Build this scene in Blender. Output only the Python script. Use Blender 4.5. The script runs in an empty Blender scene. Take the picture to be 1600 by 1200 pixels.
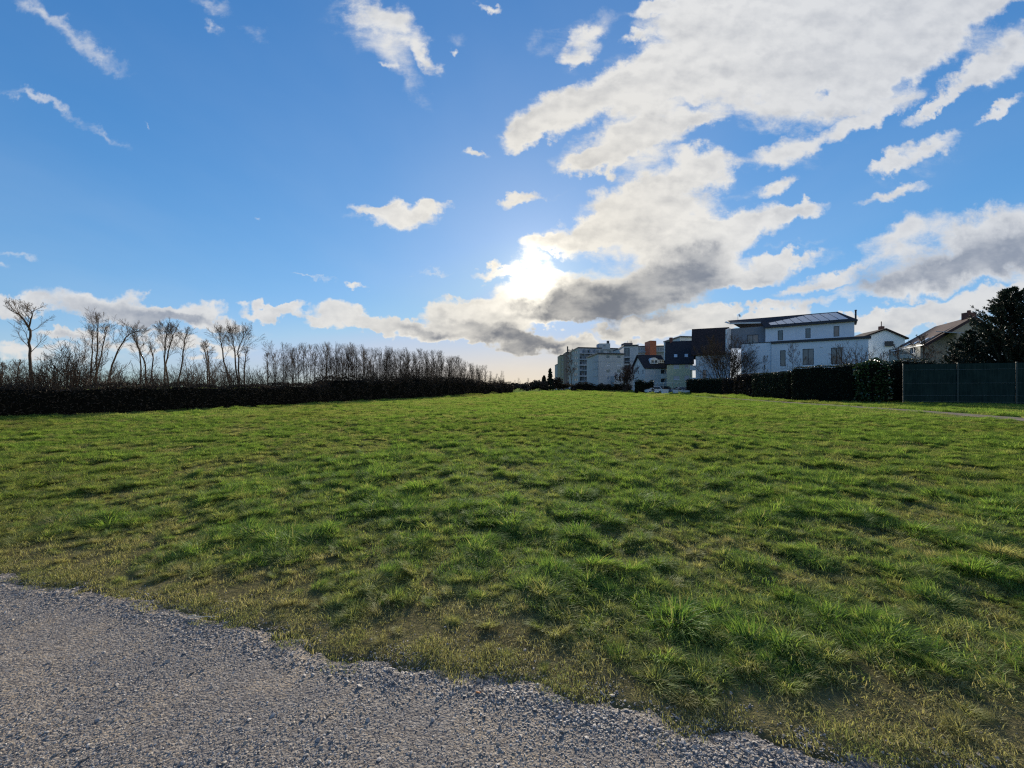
import bpy, bmesh, math, random
import numpy as np
from mathutils import Vector, Matrix, noise as mnoise

random.seed(7)
rng = np.random.default_rng(7)
scene = bpy.context.scene
COL = scene.collection

# ---------------------------------------------------------------- camera
F = 640.0            # focal length in photo pixels (1600 wide)
EYE = 1.6
HZ = 604.0           # photo row of the horizon
cam_d = bpy.data.cameras.new('camera')
cam_d.sensor_width = 36.0
cam_d.lens = 36.0 * F / 1600.0
cam_d.shift_y = (HZ - 600.0) / 1600.0
cam_d.clip_start = 0.05
cam_d.clip_end = 5000.0
cam = bpy.data.objects.new('camera', cam_d)
cam.location = (0, 0, EYE)
cam.rotation_euler = (math.radians(90), 0, 0)
COL.objects.link(cam)
scene.camera = cam

# ---------------------------------------------------------------- sky
SUN_EL = math.radians(14.8)
SUN_AZ = math.radians(3.4)          # clockwise from +Y towards +X
SUN_DIR = Vector((math.sin(SUN_AZ) * math.cos(SUN_EL), math.cos(SUN_AZ) * math.cos(SUN_EL), math.sin(SUN_EL)))
world = bpy.data.worlds.new('World')
scene.world = world
world.use_nodes = True
NT = world.node_tree
for n in list(NT.nodes):
    NT.nodes.remove(n)


class G:
    """small wrapper to write node graphs as expressions"""
    def __init__(self, nt):
        self.nt = nt

    def _in(self, node, i, v):
        if v is None:
            return
        if isinstance(v, bpy.types.NodeSocket):
            self.nt.links.new(v, node.inputs[i])
        else:
            node.inputs[i].default_value = v

    def node(self, t, ins=None, out=0, **props):
        n = self.nt.nodes.new(t)
        for k, v in props.items():
            setattr(n, k, v)
        for k, v in (ins or {}).items():
            self._in(n, k, v)
        return n.outputs[out] if out is not None else n

    def m(self, op, a, b=None, c=None, clamp=False):
        return self.node('ShaderNodeMath', {0: a, 1: b, 2: c}, operation=op, use_clamp=clamp)

    def v(self, op, a, b=None, c=None, out=0):
        return self.node('ShaderNodeVectorMath', {0: a, 1: b, 2: c}, operation=op, out=out)

    def ss(self, x, a, b, lo=0.0, hi=1.0):
        return self.node('ShaderNodeMapRange', {'Value': x, 'From Min': a, 'From Max': b, 'To Min': lo, 'To Max': hi},
                         interpolation_type='SMOOTHSTEP')

    def lin(self, x, a, b, lo=0.0, hi=1.0):
        return self.node('ShaderNodeMapRange', {'Value': x, 'From Min': a, 'From Max': b, 'To Min': lo, 'To Max': hi})

    def mix(self, f, a, b, blend='MIX'):
        n = self.nt.nodes.new('ShaderNodeMix')
        n.data_type = 'RGBA'
        n.blend_type = blend
        n.clamp_factor = True
        for k, v in ((0, f), (6, a), (7, b)):
            self._in(n, k, v)
        return n.outputs[2]

    def noise(self, vec, scale, detail=4.0, rough=0.5, out=0, dist=0.0, dims='3D'):
        return self.node('ShaderNodeTexNoise', {'Vector': vec, 'Scale': scale, 'Detail': detail, 'Roughness': rough,
                                                'Distortion': dist}, out=out, noise_dimensions=dims)

    def comb(self, x, y, z):
        return self.node('ShaderNodeCombineXYZ', {0: x, 1: y, 2: z})


def c4(r, g, b):
    return (r, g, b, 1.0)


def build_world():
    g = G(NT)
    gen = g.node('ShaderNodeTexCoord', out=0)
    d = g.v('NORMALIZE', gen)
    sep = g.node('ShaderNodeSeparateXYZ', {0: d}, out=None)
    X, Y, Z = sep.outputs
    yc = g.m('MAXIMUM', Y, 0.12)
    u = g.m('DIVIDE', g.m('MULTIPLY', X, 6.4), yc)       # 1 unit = 100 photo pixels, a fixed direction in the sky
    v = g.m('DIVIDE', g.m('MULTIPLY', Z, 6.4), yc)
    p = g.comb(u, v, 0.0)
    # cloud layer coordinates (a flat layer overhead, curving down to the horizon)
    zz = g.m('ADD', g.m('MAXIMUM', Z, 0.0), 0.16)
    qx = g.m('DIVIDE', X, zz)
    qy = g.m('DIVIDE', Y, zz)
    q = g.comb(qx, qy, Z)
    # ragged edges: warp with noise on the layer
    w1 = g.noise(q, 2.3, 2.0, 0.5, out=1)
    w2 = g.noise(p, 2.6, 4.0, 0.6, out=1)
    w1 = g.v('SCALE', g.v('SUBTRACT', w1, (0.5, 0.5, 0.5)), None)
    w1.node.inputs[3].default_value = 0.55
    w2 = g.v('SCALE', g.v('SUBTRACT', w2, (0.5, 0.5, 0.5)), None)
    w2.node.inputs[3].default_value = 0.6
    pw = g.v('MULTIPLY', g.v('ADD', p, g.v('ADD', w1, w2)), (1, 1, 0))

    def field(blobs, k=1.45):
        acc = None
        for b in blobs:
            cx, cy, rx, ry, ang = b[:5]
            w = b[5] if len(b) > 5 else 1.0
            mp = g.node('ShaderNodeMapping', {'Vector': pw, 'Location': ((cx - 800) / 100, (HZ - cy) / 100, 0),
                                              'Rotation': (0, 0, math.radians(ang)),
                                              'Scale': (rx * k / 100, ry * k / 100, 1)}, vector_type='TEXTURE')
            s = g.node('ShaderNodeTexGradient', {0: mp}, out=1, gradient_type='SPHERICAL')
            if acc is None:
                acc = g.m('MULTIPLY', s, w)
            else:
                acc = g.m('MULTIPLY_ADD', s, w, acc)
        return acc

    CL = field(CLOUDS)
    WI = field(WISPS)
    DK = field(DARKS, 1.9)
    # clouds outside the photographed part of the sky: same kind, from noise
    side = g.ss(g.v('DOT_PRODUCT', d, (0.0, 0.86, 0.5), out=1), 0.60, 0.28)
    cov = g.noise(q, 0.55, 2.0, 0.5)
    side_cl = g.m('MULTIPLY', g.ss(cov, 0.48, 0.64), side)
    base = g.m('ADD', CL, g.m('MULTIPLY', side_cl, 0.8))
    ps = g.node('ShaderNodeMapping', {'Vector': p, 'Rotation': (0, 0, math.radians(-20)), 'Scale': (0.75, 2.6, 1.0)}, vector_type='POINT')
    n1 = g.noise(ps, 1.5, 8.0, 0.62, dist=0.35)
    pp = g.v('MULTIPLY', p, (1.0, 1.35, 1.0))
    n2 = g.noise(pp, 1.9, 10.0, 0.66, dist=0.25)
    nr = g.noise(pp, 1.5, 5.0, 0.52)
    n2b = g.noise(g.v('ADD', pp, (0.05, -0.15, 0.0)), 1.5, 5.0, 0.52)
    nn = g.m('ADD', g.m('MULTIPLY', n1, 0.5), g.m('MULTIPLY', n2, 0.75))   # mean ~.62
    nz = g.m('SUBTRACT', nn, 0.62)
    dens = g.m('ADD', g.m('MINIMUM', g.m('MULTIPLY', base, 1.2), 1.15), g.m('MULTIPLY', nz, 1.7))
    gate = g.ss(base, 0.06, 0.3)
    alpha = g.m('MULTIPLY', g.ss(dens, 0.10, 0.92), gate)
    wi_n = g.ss(g.m('ADD', g.m('MULTIPLY', WI, 0.9), g.m('MULTIPLY', nz, 2.0)), 0.22, 1.7)
    wi_a = g.m('MULTIPLY', g.m('MULTIPLY', wi_n, g.ss(WI, 0.02, 0.35)), 0.95)
    # shade
    thick = g.ss(dens, 0.55, 1.6)
    relief = g.m('SUBTRACT', nr, n2b)
    nrz = g.m('SUBTRACT', nr, 0.5)
    dark = g.m('ADD', g.m('MULTIPLY', g.ss(g.m('ADD', g.m('MULTIPLY', DK, 0.66), g.m('ADD', g.m('MULTIPLY', nrz, 1.5), g.m('MULTIPLY', nz, 0.45))), 0.12, 1.25), 0.92), g.m('MULTIPLY', thick, 0.22))
    dark = g.m('ADD', dark, g.m('MULTIPLY', relief, -1.5), clamp=True)
    sd = g.v('DOT_PRODUCT', d, tuple(SUN_DIR), out=1)
    near = g.m('POWER', g.m('MAXIMUM', sd, 0.0), 9.0)
    core = g.m('POWER', g.m('MAXIMUM', sd, 0.0), 420.0)
    mid = g.m('POWER', g.m('MAXIMUM', sd, 0.0), 70.0)
    lit = g.mix(near, c4(0.68, 0.70, 0.73), c4(0.86, 0.81, 0.71))
    grey = g.mix(near, c4(0.24, 0.28, 0.36), c4(0.105, 0.115, 0.14))
    lowz = g.ss(Z, 0.22, 0.02)
    ltone = g.ss(g.noise(q, 1.7, 4.0, 0.5), 0.30, 0.70, 0.20, 0.0)
    lit = g.mix(ltone, lit, g.mix(0.55, grey, lit))
    lit = g.mix(g.m('MULTIPLY', lowz, 0.35), lit, c4(0.80, 0.74, 0.62))
    gv = g.ss(g.noise(g.v('MULTIPLY', p, (1.0, 1.7, 1.0)), 1.6, 5.0, 0.55), 0.34, 0.68)
    grey = g.mix(gv, grey, g.mix(0.42, grey, lit))
    ccol = g.mix(g.m('MULTIPLY', dark, 0.92), lit, grey)
    # clear sky
    sky = g.node('ShaderNodeTexSky', sky_type='NISHITA', sun_disc=False, sun_elevation=SUN_EL, sun_rotation=SUN_AZ,
                 altitude=100.0, air_density=1.0, dust_density=SKY_DUST, ozone_density=SKY_OZONE)
    hs = g.node('ShaderNodeHueSaturation', {'Saturation': SKY_SAT, 'Value': 1.0, 'Color': sky})
    skyc = g.v('SCALE', hs)
    skyc.node.inputs[3].default_value = SKY_STRENGTH
    # the photograph holds the bright sky round the sun back: soft shoulder
    den = g.v('ADD', g.v('SCALE', skyc), (1.0, 1.0, 1.0))
    den.node.inputs[0].links[0].from_node.inputs[3].default_value = 1.75
    skyc = g.v('MULTIPLY', g.v('DIVIDE', skyc, den), (1.42, 1.86, 2.52))
    skyc = g.v('MINIMUM', skyc, (0.40, 0.56, 0.80))
    warm = g.m('MULTIPLY', g.ss(Z, 0.17, 0.0), g.m('POWER', g.m('MAXIMUM', g.v('DOT_PRODUCT', d, (SUN_DIR.x, SUN_DIR.y, 0.0), out=1), 0.0), 7.0))
    skyc = g.mix(g.m('MULTIPLY', warm, 0.9), skyc, c4(0.92, 0.72, 0.44))
    # high thin veil of cloud, whiter near the horizon
    veil = g.m('MULTIPLY', g.ss(g.noise(g.v('MULTIPLY', q, (1.0, 0.6, 1.0)), 0.9, 5.0, 0.55), 0.35, 0.8), 0.10)
    skyc = g.mix(veil, skyc, c4(0.60, 0.66, 0.74))
    body = g.mix(wi_a, skyc, lit)
    body = g.mix(g.m('MULTIPLY', alpha, 0.97), body, ccol)
    # sun burning through the thin cloud in front of it
    open_ = g.m('SUBTRACT', 1.0, g.m('MULTIPLY', dark, g.m('MULTIPLY', alpha, 0.93)))
    glow = g.m('MULTIPLY', g.m('ADD', g.m('MULTIPLY', core, g.m('MULTIPLY_ADD', alpha, 1.1, 0.18)), g.m('ADD', g.m('MULTIPLY', mid, 0.04), g.m('MULTIPLY', near, 0.015))), open_)
    gl = g.v('SCALE', g.comb(1.0, 0.92, 0.74))
    NT.links.new(glow, gl.node.inputs[3])
    tot = g.v('ADD', body, gl)
    # below the horizon: dull green-grey of more fields
    tot = g.mix(g.ss(Z, 0.0, -0.03), tot, c4(0.07, 0.085, 0.05))
    bg = g.node('ShaderNodeBackground', {'Color': tot, 'Strength': 0.70})
    out = NT.nodes.new('ShaderNodeOutputWorld')
    NT.links.new(bg, out.inputs['Surface'])


SKY_STRENGTH = 0.10
SKY_DUST = 0.15
SKY_OZONE = 3.0
SKY_SAT = 1.2
# cloud layout in the sky: centre x, y, half width, half height, tilt, weight
CLOUDS = [
    (1200, 50, 175, 95, 0), (1340, 60, 170, 80, 10), (1270, 150, 125, 48, 5), (1450, 25, 150, 45, 18), (1140, 25, 105, 60, 0),
    (1420, 105, 110, 26, 24), (1080, 115, 85, 50, 20), (960, 150, 115, 34, 25), (860, 190, 75, 30, 22), (1020, 135, 80, 40, 15),
    (825, 215, 36, 22, 20), (1560, 0, 90, 26, 22), (970, 238, 88, 30, 12), (1015, 205, 65, 26, 12), (1090, 188, 45, 16, 15),
    (925, 258, 36, 16, 10), (1350, 190, 90, 14, 25),
    (1580, 88, 62, 30, 27), (1510, 130, 65, 13, 32), (1455, 170, 38, 9, 32), (1225, 240, 56, 19, 14), (1215, 290, 34, 12, 22),
    (1440, 236, 56, 15, 22), (1388, 263, 24, 11, 10), (1402, 305, 52, 10, 20), (1550, 175, 34, 8, 25),
    (1045, 290, 92, 36, 14), (1105, 258, 40, 26, 10), (980, 330, 72, 30, 12), (1000, 370, 95, 32, 5), (900, 365, 72, 17, 12),
    (848, 382, 38, 11, 8), (1065, 340, 80, 32, 0), (1175, 345, 85, 19, 14), (1255, 326, 42, 10, 12), (1100, 378, 80, 26, 12),
    (1000, 455, 125, 40, 6), (1065, 425, 80, 36, 18), (920, 470, 75, 26, 0, 1.4), (870, 490, 50, 15, 0, 1.4), (1120, 405, 48, 28, 25),
    (1185, 425, 66, 20, 12), (1235, 405, 40, 12, 12), (1150, 442, 32, 12, 5),
    (835, 425, 44, 27, 10), (775, 424, 48, 8, 5), (872, 440, 42, 22, 0), (830, 455, 60, 14, 0),
    (795, 490, 62, 18, 0, 1.55), (740, 480, 52, 17, 8, 1.55), (715, 508, 58, 20, 0, 1.55), (770, 520, 75, 18, -10, 1.55), (860, 540, 66, 18, -6, 1.55),
    (695, 522, 36, 14, 0, 1.55), (640, 517, 62, 13, -14, 1.55), (590, 502, 40, 13, -5, 1.55), (530, 492, 38, 18, 0, 1.55), (430, 487, 46, 8, -5, 1.55),
    (910, 545, 50, 14, -5, 1.55), (495, 505, 20, 10, 0),
    (632, 335, 50, 22, 0, 1.55), (590, 325, 36, 10, -12), (685, 322, 26, 10, 0), (560, 443, 18, 5, -8, 0.8), (816, 320, 28, 9, 12), (745, 248, 18, 6, 0, .7),
    (150, 474, 92, 20, -6, 1.55), (235, 490, 45, 17, 0, 1.55), (308, 485, 38, 17, 0, 1.55), (335, 505, 36, 10, -8, 1.55), (18, 480, 45, 16, 0, 1.55),
    (120, 520, 60, 10, 0, 1.55), (240, 520, 34, 9, 0), (200, 545, 110, 14, 0, .9), (30, 545, 60, 12, 0, .9), (330, 540, 70, 10, 0, .8),
    (1490, 408, 150, 40, 14), (1410, 370, 62, 22, 22), (1560, 345, 80, 26, 12), (1440, 442, 92, 18, 8), (1590, 400, 80, 45, 0),
    (1275, 447, 66, 9, 14), (1305, 425, 46, 9, 14), (1500, 477, 130, 13, 9, 1.55), (1430, 497, 120, 13, 9, 1.55), (1200, 485, 120, 9, 6, .9),
    (1085, 498, 90, 15, 6, 1.55), (1010, 515, 66, 14, 0, 1.55), (1270, 515, 110, 9, 5, .8), (960, 520, 50, 9, 0), (1400, 512, 120, 10, 6),
    (570, 22, 42, 24, -20, .8), (632, 48, 50, 26, -45, .85), (668, 95, 24, 14, -50, .8), (602, 100, 14, 7, 0, .7),
    (905, 80, 36, 16, 10, .8), (922, 50, 25, 13, 30, .8), (1020, 10, 30, 9, 8, .8), (1000, 58, 22, 8, 20, .8), (912, 98, 32, 10, 0, .8),
    (712, 84, 7, 6, 0, .8), (770, 5, 20, 6, 0, .7),
    (1287, 142, 34, 20, 20, -1.15),
]
DARKS = [
    (1005, 458, 130, 36, 6, 1.6), (1070, 425, 62, 28, 22, 1.2), (910, 474, 60, 18, 0, 1.1), (880, 492, 50, 8, 0, .8), (970, 492, 70, 14, 4, 1.0), (1110, 400, 40, 16, 25, .6),
    (1500, 412, 160, 30, 14, 1.7), (1590, 385, 80, 30, 10, 1.4), (1420, 440, 70, 9, 8, .5), (1480, 472, 110, 6, 9, .4),
    (775, 522, 75, 16, -10, 1.5), (860, 542, 66, 15, -6, 1.4), (650, 520, 50, 8, -14, .9), (735, 500, 45, 9, -8, .7), (700, 525, 30, 8, 0, .8), (800, 485, 44, 8, 0, .6),
    (150, 482, 92, 16, -8, 1.8), (300, 498, 50, 8, 0, 1.0), (540, 500, 30, 8, 0, .6), (20, 492, 40, 8, 0, .9), (245, 498, 40, 10, 0, .9), (310, 497, 36, 6, 0, .5), (240, 519, 34, 7, 0, 1.0), (40, 522, 60, 6, 0, .8), (130, 528, 50, 7, 0, .7),
    (1280, 60, 150, 40, 10, .38), (1340, 120, 90, 24, 10, .32), (1040, 300, 50, 14, 14, .35), (1020, 370, 60, 12, 5, .4), (1190, 432, 50, 8, 12, .5),
    (630, 345, 30, 8, 0, .4), (880, 520, 50, 6, 0, .5), (1010, 520, 50, 8, 0, .5), (1100, 505, 60, 6, 6, .5),
]
WISPS = [
    (60, 12, 55, 12, -32), (110, 50, 66, 15, -28), (160, 90, 58, 13, -28), (40, 152, 55, 8, -18), (95, 175, 60, 9, -24), (172, 208, 34, 9, -34),
    (240, 195, 18, 4, -36), (25, 400, 40, 6, -5), (10, 424, 22, 6, -5), (322, 5, 34, 12, -20), (330, 38, 18, 7, -45), (392, 346, 10, 4, -20),
    (490, 433, 34, 3, 0), (670, 430, 36, 4, 0), (745, 250, 24, 8, 0), (610, 60, 60, 40, -40), (390, 50, 40, 14, -30, .5), (1540, 130, 80, 20, 30, .6),
    (1430, 270, 90, 20, 22, .5), (1260, 250, 80, 24, 18, .5), (560, 335, 36, 8, 0, .6), (870, 310, 40, 10, 10, .6), (900, 80, 60, 40, 20, .6),
    (300, 520, 160, 20, 0, .7), (100, 560, 200, 24, 0, .8), (500, 560, 160, 16, 0, .5), (830, 570, 160, 14, 0, .6), (1290, 395, 70, 12, 12, .5),
    (1240, 470, 120, 12, 8, .6), (1250, 380, 70, 6, 10, .6), (640, 120, 60, 20, -50, .7), (560, 40, 70, 36, -30, .7), (720, 60, 30, 14, 20, .6),
    (950, 30, 50, 20, 20, .8), (860, 60, 30, 30, 50, .5), (1000, 90, 60, 18, 20, .7), (1180, 300, 60, 12, 15, .6), (640, 360, 60, 10, 5, .5),
]
build_world()
world.cycles.sampling_method = 'MANUAL'
world.cycles.sample_map_resolution = 1024

# ---------------------------------------------------------------- sun, colour management
sl = bpy.data.lights.new('sun', 'SUN')
sl.energy = 5.0
sl.angle = math.radians(3.0)
sl.color = (1.0, 0.90, 0.74)
so = bpy.data.objects.new('sun', sl)
so.rotation_euler = (-SUN_DIR).to_track_quat('-Z', 'Y').to_euler()
so.location = (0, 0, 40)
COL.objects.link(so)
vs = scene.view_settings
vs.view_transform = 'Standard'
vs.look = 'None'
vs.exposure = 0.62
vs.gamma = 1.0
vs.use_curve_mapping = False
scene.cycles.use_denoising = False
scene.cycles.filter_width = 1.25
scene.cycles.max_bounces = 6
scene.cycles.diffuse_bounces = 3
scene.cycles.transparent_max_bounces = 12

# ================================================================ helpers
def link(o, parent=None):
    COL.objects.link(o)
    if parent is not None:
        o.parent = parent
    return o


def mesh_from(name, verts, faces, mats=None, smooth=False, attrs=None):
    me = bpy.data.meshes.new(name)
    if isinstance(verts, np.ndarray):
        verts = verts.tolist()
    if isinstance(faces, np.ndarray):
        faces = faces.tolist()
    me.from_pydata(verts, [], faces)
    for mt in (mats or []):
        me.materials.append(mt)
    if smooth:
        me.polygons.foreach_set('use_smooth', [True] * len(me.polygons))
    for k, v in (attrs or {}).items():
        a = me.attributes.new(k, 'FLOAT', 'POINT')
        a.data.foreach_set('value', np.asarray(v, dtype=np.float32))
    me.update()
    return me


def obj(name, me, parent=None, loc=None):
    o = bpy.data.objects.new(name, me)
    if loc is not None:
        o.location = loc
    return link(o, parent)


def thing(name, label, cat, loc=(0, 0, 0), group=None, rz=0.0):
    o = bpy.data.objects.new(name, None)
    o.empty_display_size = 0.2
    o.location = loc
    o.rotation_euler = (0, 0, rz)
    o['label'] = label
    o['category'] = cat
    if group:
        o['group'] = group
    return link(o)


def tag(o, label, cat, group=None, kind=None):
    o['label'] = label
    o['category'] = cat
    if group:
        o['group'] = group
    if kind:
        o['kind'] = kind
    return o


def struct(name, me):
    o = obj(name, me)
    o['kind'] = 'structure'
    return o


def new_mat(name):
    m = bpy.data.materials.new(name)
    m.use_nodes = True
    nt = m.node_tree
    for n in list(nt.nodes):
        nt.nodes.remove(n)
    out = nt.nodes.new('ShaderNodeOutputMaterial')
    return m, nt, G(nt), out


def simple_mat(name, col, rough=0.8, var=0.12, scale=3.0, bump=0.0, bscale=40.0, metal=0.0, spec=0.5, stain=0.0):
    m, nt, g, out = new_mat(name)
    pos = g.node('ShaderNodeNewGeometry')
    tc = g.node('ShaderNodeTexCoord', out=3)
    n = g.noise(pos, scale, 5.0, 0.6)
    f = g.lin(n, 0.3, 0.7, 1.0 - var, 1.0 + var)
    cc = g.v('SCALE', col[:3])
    cc.node.inputs[0].default_value = col[:3]
    nt.links.new(f, cc.node.inputs[3])
    if stain:
        st = g.noise(g.v('MULTIPLY', pos, (1.3, 1.3, 0.25)), 1.6, 6.0, 0.65)
        cc = g.mix(g.ss(st, 0.52, 0.78, 0.0, stain), cc, c4(col[0] * 0.45, col[1] * 0.45, col[2] * 0.42))
    p = g.node('ShaderNodeBsdfPrincipled', {'Base Color': cc, 'Roughness': rough, 'Metallic': metal, 'Specular IOR Level': spec})
    if bump:
        bn = g.node('ShaderNodeBump', {'Height': g.noise(pos, bscale, 4.0, 0.6), 'Strength': bump, 'Distance': 0.02})
        nt.links.new(bn, p.node.inputs['Normal'])
    nt.links.new(p, out.inputs['Surface'])
    return m


def _hash(ix, iy, seed):
    n = (ix.astype(np.int64) * 374761393 + iy.astype(np.int64) * 668265263 + seed * 974634777) & 0x7fffffff
    n = ((n ^ (n >> 13)) * 1274126177) & 0x7fffffff
    n = (n ^ (n >> 16)) & 0xffffff
    return n / float(0xffffff)


def vnoise(x, y, seed=0):
    x = np.asarray(x, float)
    y = np.asarray(y, float)
    ix = np.floor(x)
    iy = np.floor(y)
    fx = x - ix
    fy = y - iy
    fx = fx * fx * (3 - 2 * fx)
    fy = fy * fy * (3 - 2 * fy)
    a = _hash(ix, iy, seed)
    b = _hash(ix + 1, iy, seed)
    c = _hash(ix, iy + 1, seed)
    d = _hash(ix + 1, iy + 1, seed)
    return (a * (1 - fx) + b * fx) * (1 - fy) + (c * (1 - fx) + d * fx) * fy


def fbm(x, y, seed=0, oc=4):
    s = 0.0
    a = 0.5
    t = 0.0
    for i in range(oc):
        c, sn = math.cos(i * 1.1), math.sin(i * 1.1)
        s = s + a * vnoise((x * c - y * sn) * 2 ** i, (x * sn + y * c) * 2 ** i, seed + i)
        t += a
        a *= 0.5
    return s / t


def sstep(x, a, b):
    t = np.clip((np.asarray(x, float) - a) / (b - a), 0, 1)
    return t * t * (3 - 2 * t)


# ---- layout of the ground -------------------------------------------------
PS = 0.300                                   # slope of the gravel path's edge
PN = math.sqrt(1 + PS * PS)
Y0 = 2.27


def s_edge(x, y):
    """distance into the field from the gravel path's far edge (negative on the path)"""
    x = np.asarray(x, float)
    w = 0.10 * (fbm(x * 1.1, 0 * x + 3.3, 21, 3) - 0.5) * 2 + 0.08 * (fbm(x * 6.0, y * 6.0, 22, 2) - 0.5) * 2 + 0.035 * (vnoise(x * 19.0, y * 19.0, 23) - 0.5) * 2
    return (y - Y0 + PS * x) / PN + w


HEDGE_L = [(-60, -25), (-40, 2), (-31, 14), (-25.6, 20.5), (-22.9, 24.4), (-19.6, 31), (-18.3, 41.4), (-13.9, 53), (-6.5, 74), (0.3, 96)]
TRACK = [(12, -12), (18, 4), (24.9, 19.6), (26.6, 27), (27.2, 34), (27.9, 44), (29.4, 60), (31.0, 80), (31.5, 100), (29, 118)]


def poly_dist(x, y, pts):
    """signed distance to a polyline, positive on its right-hand side when walking along it"""
    best = np.full(np.shape(x), 1e9)
    sg = np.ones(np.shape(x))
    for (x0, y0), (x1, y1) in zip(pts[:-1], pts[1:]):
        dx, dy = x1 - x0, y1 - y0
        L2 = dx * dx + dy * dy
        t = np.clip(((x - x0) * dx + (y - y0) * dy) / L2, 0, 1)
        ex, ey = x - (x0 + t * dx), y - (y0 + t * dy)
        d = np.hypot(ex, ey)
        c = ex * dy - ey * dx
        m = d < best
        best = np.where(m, d, best)
        sg = np.where(m, np.where(c >= 0, 1.0, -1.0), sg)
    return best * sg


def tuss(x, y):
    """tussocks: 0 hollow .. 1 top"""
    x = np.asarray(x, float)
    y = np.asarray(y, float)
    a = fbm(x * 2.9 + 5, y * 2.9, 31, 3)
    return sstep(a, 0.40, 0.66)


def height(x, y):
    x = np.asarray(x, float)
    y = np.asarray(y, float)
    s = s_edge(x, y)
    f = sstep(s, 0.2, 2.2)
    h = 0.045 * (tuss(x, y) - 0.35) + 0.05 * (fbm(x * 0.35, y * 0.35, 33, 2) - 0.5) + 0.03 * (fbm(x * 5, y * 5, 34, 2) - 0.5)
    back = sstep(s, -3.1, -3.5)
    tr = np.abs(poly_dist(x, y, TRACK))
    keep = sstep(tr, 0.7, 1.3)
    h = h * np.maximum(f, back) * keep - 0.035 * (1 - np.maximum(sstep(s, -0.14, 0.0), back)) - 0.03 * (1 - keep)
    far = sstep(np.hypot(x, y), 60, 160)
    return h * (1 - far)


def lush(x, y):
    """how green and long the grass is, 0 dry .. 1 lush"""
    s = s_edge(x, y)
    a = fbm(np.asarray(x) * 0.75 + 9, np.asarray(y) * 0.75 + 2, 41, 3)
    l = sstep(a, 0.36, 0.66)
    l = 0.20 + l * 0.38 + 0.42 * tuss(x, y)
    edge = sstep(s + 1.1 * (fbm(np.asarray(x) * 0.9, np.asarray(y) * 0.9, 43, 3) - 0.5), 0.05, 1.3 - 0.45 * sstep(x, -0.5, 2.0))
    leftdry = 1 - 0.25 * sstep(-np.asarray(x), 1.0, 6.0)
    return l * edge * leftdry


# ---- field ---------------------------------------------------------------
def grass_colour(g, nt, tint, rnd, t):
    """shared colour recipe: tint 0 dry .. 1 lush"""
    pos = g.node('ShaderNodeNewGeometry')
    lushc = g.mix(rnd, c4(0.105, 0.205, 0.040), c4(0.26, 0.355, 0.075))
    midc = g.mix(rnd, c4(0.18, 0.22, 0.068), c4(0.355, 0.365, 0.125))
    dryc = g.mix(rnd, c4(0.22, 0.215, 0.085), c4(0.44, 0.385, 0.19))
    a = g.mix(g.ss(tint, 0.0, 0.24), dryc, midc)
    a = g.mix(g.ss(tint, 0.22, 0.75), a, lushc)
    straw = g.ss(rnd, 0.90, 0.96, 0.0, 0.75)
    a = g.mix(g.m('MULTIPLY', straw, g.ss(g.v('LENGTH', pos, out=1), 6.0, 25.0, 1.0, 0.15)), a, c4(0.42, 0.34, 0.17))
    big = g.noise(pos, 0.11, 3.0, 0.5)
    a = g.mix(g.ss(big, 0.45, 0.7, 0.0, 0.35), a, c4(0.19, 0.17, 0.045))
    return a, pos


def mat_grass():
    m, nt, g, out = new_mat('grass_blades')
    ti = g.node('ShaderNodeAttribute', out=2, attribute_type='INSTANCER', attribute_name='tint')
    br = g.node('ShaderNodeAttribute', out=2, attribute_type='GEOMETRY', attribute_name='br')
    bt = g.node('ShaderNodeAttribute', out=2, attribute_type='GEOMETRY', attribute_name='bt')
    a, pos = grass_colour(g, nt, ti, br, bt)
    a = g.mix(g.ss(bt, 0.0, 0.25, 0.35, 0.0), a, c4(0.20, 0.17, 0.08))      # straw-coloured sheaths at the foot
    dfs = g.node('ShaderNodeBsdfDiffuse', {'Color': a})
    tr = g.node('ShaderNodeBsdfTranslucent', {'Color': g.mix(0.5, a, c4(1.15, 1.2, 0.5), 'MULTIPLY')})
    gl = g.node('ShaderNodeBsdfGlossy', {'Color': c4(0.7, 0.8, 0.7), 'Roughness': 0.5})
    mx = g.node('ShaderNodeMixShader', {0: 0.52, 1: dfs, 2: tr})
    mx2 = g.node('ShaderNodeMixShader', {0: g.ss(g.v('LENGTH', pos, out=1), 5.0, 16.0, 0.02, 0.0), 1: mx, 2: gl})
    nt.links.new(mx2, out.inputs['Surface'])
    return m


def mat_field():
    m, nt, g, out = new_mat('field_turf')
    ti = g.node('ShaderNodeAttribute', out=2, attribute_type='GEOMETRY', attribute_name='tint')
    pos0 = g.node('ShaderNodeNewGeometry')
    fine = g.noise(pos0, 22.0, 4.0, 0.7)
    a, pos = grass_colour(g, nt, ti, g.ss(fine, 0.3, 0.75), None)
    soil = g.noise(pos, 2.2, 5.0, 0.6)
    dist = g.v('LENGTH', pos, out=1)
    f = g.m('MULTIPLY', g.ss(soil, 0.30, 0.62, 0.97, 0.75), g.ss(dist, 45.0, 12.0, 0.15, 1.0))
    a = g.mix(f, a, g.mix(fine, c4(0.040, 0.034, 0.018), c4(0.13, 0.11, 0.055)))
    bn = g.node('ShaderNodeBump', {'Height': fine, 'Strength': 0.8, 'Distance': 0.03})
    p = g.node('ShaderNodeBsdfPrincipled', {'Base Color': a, 'Roughness': 1.0, 'Specular IOR Level': 0.0, 'Normal': bn})
    nt.links.new(p, out.inputs['Surface'])
    return m


M_GRASS = mat_grass()
M_FIELD = mat_field()

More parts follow.
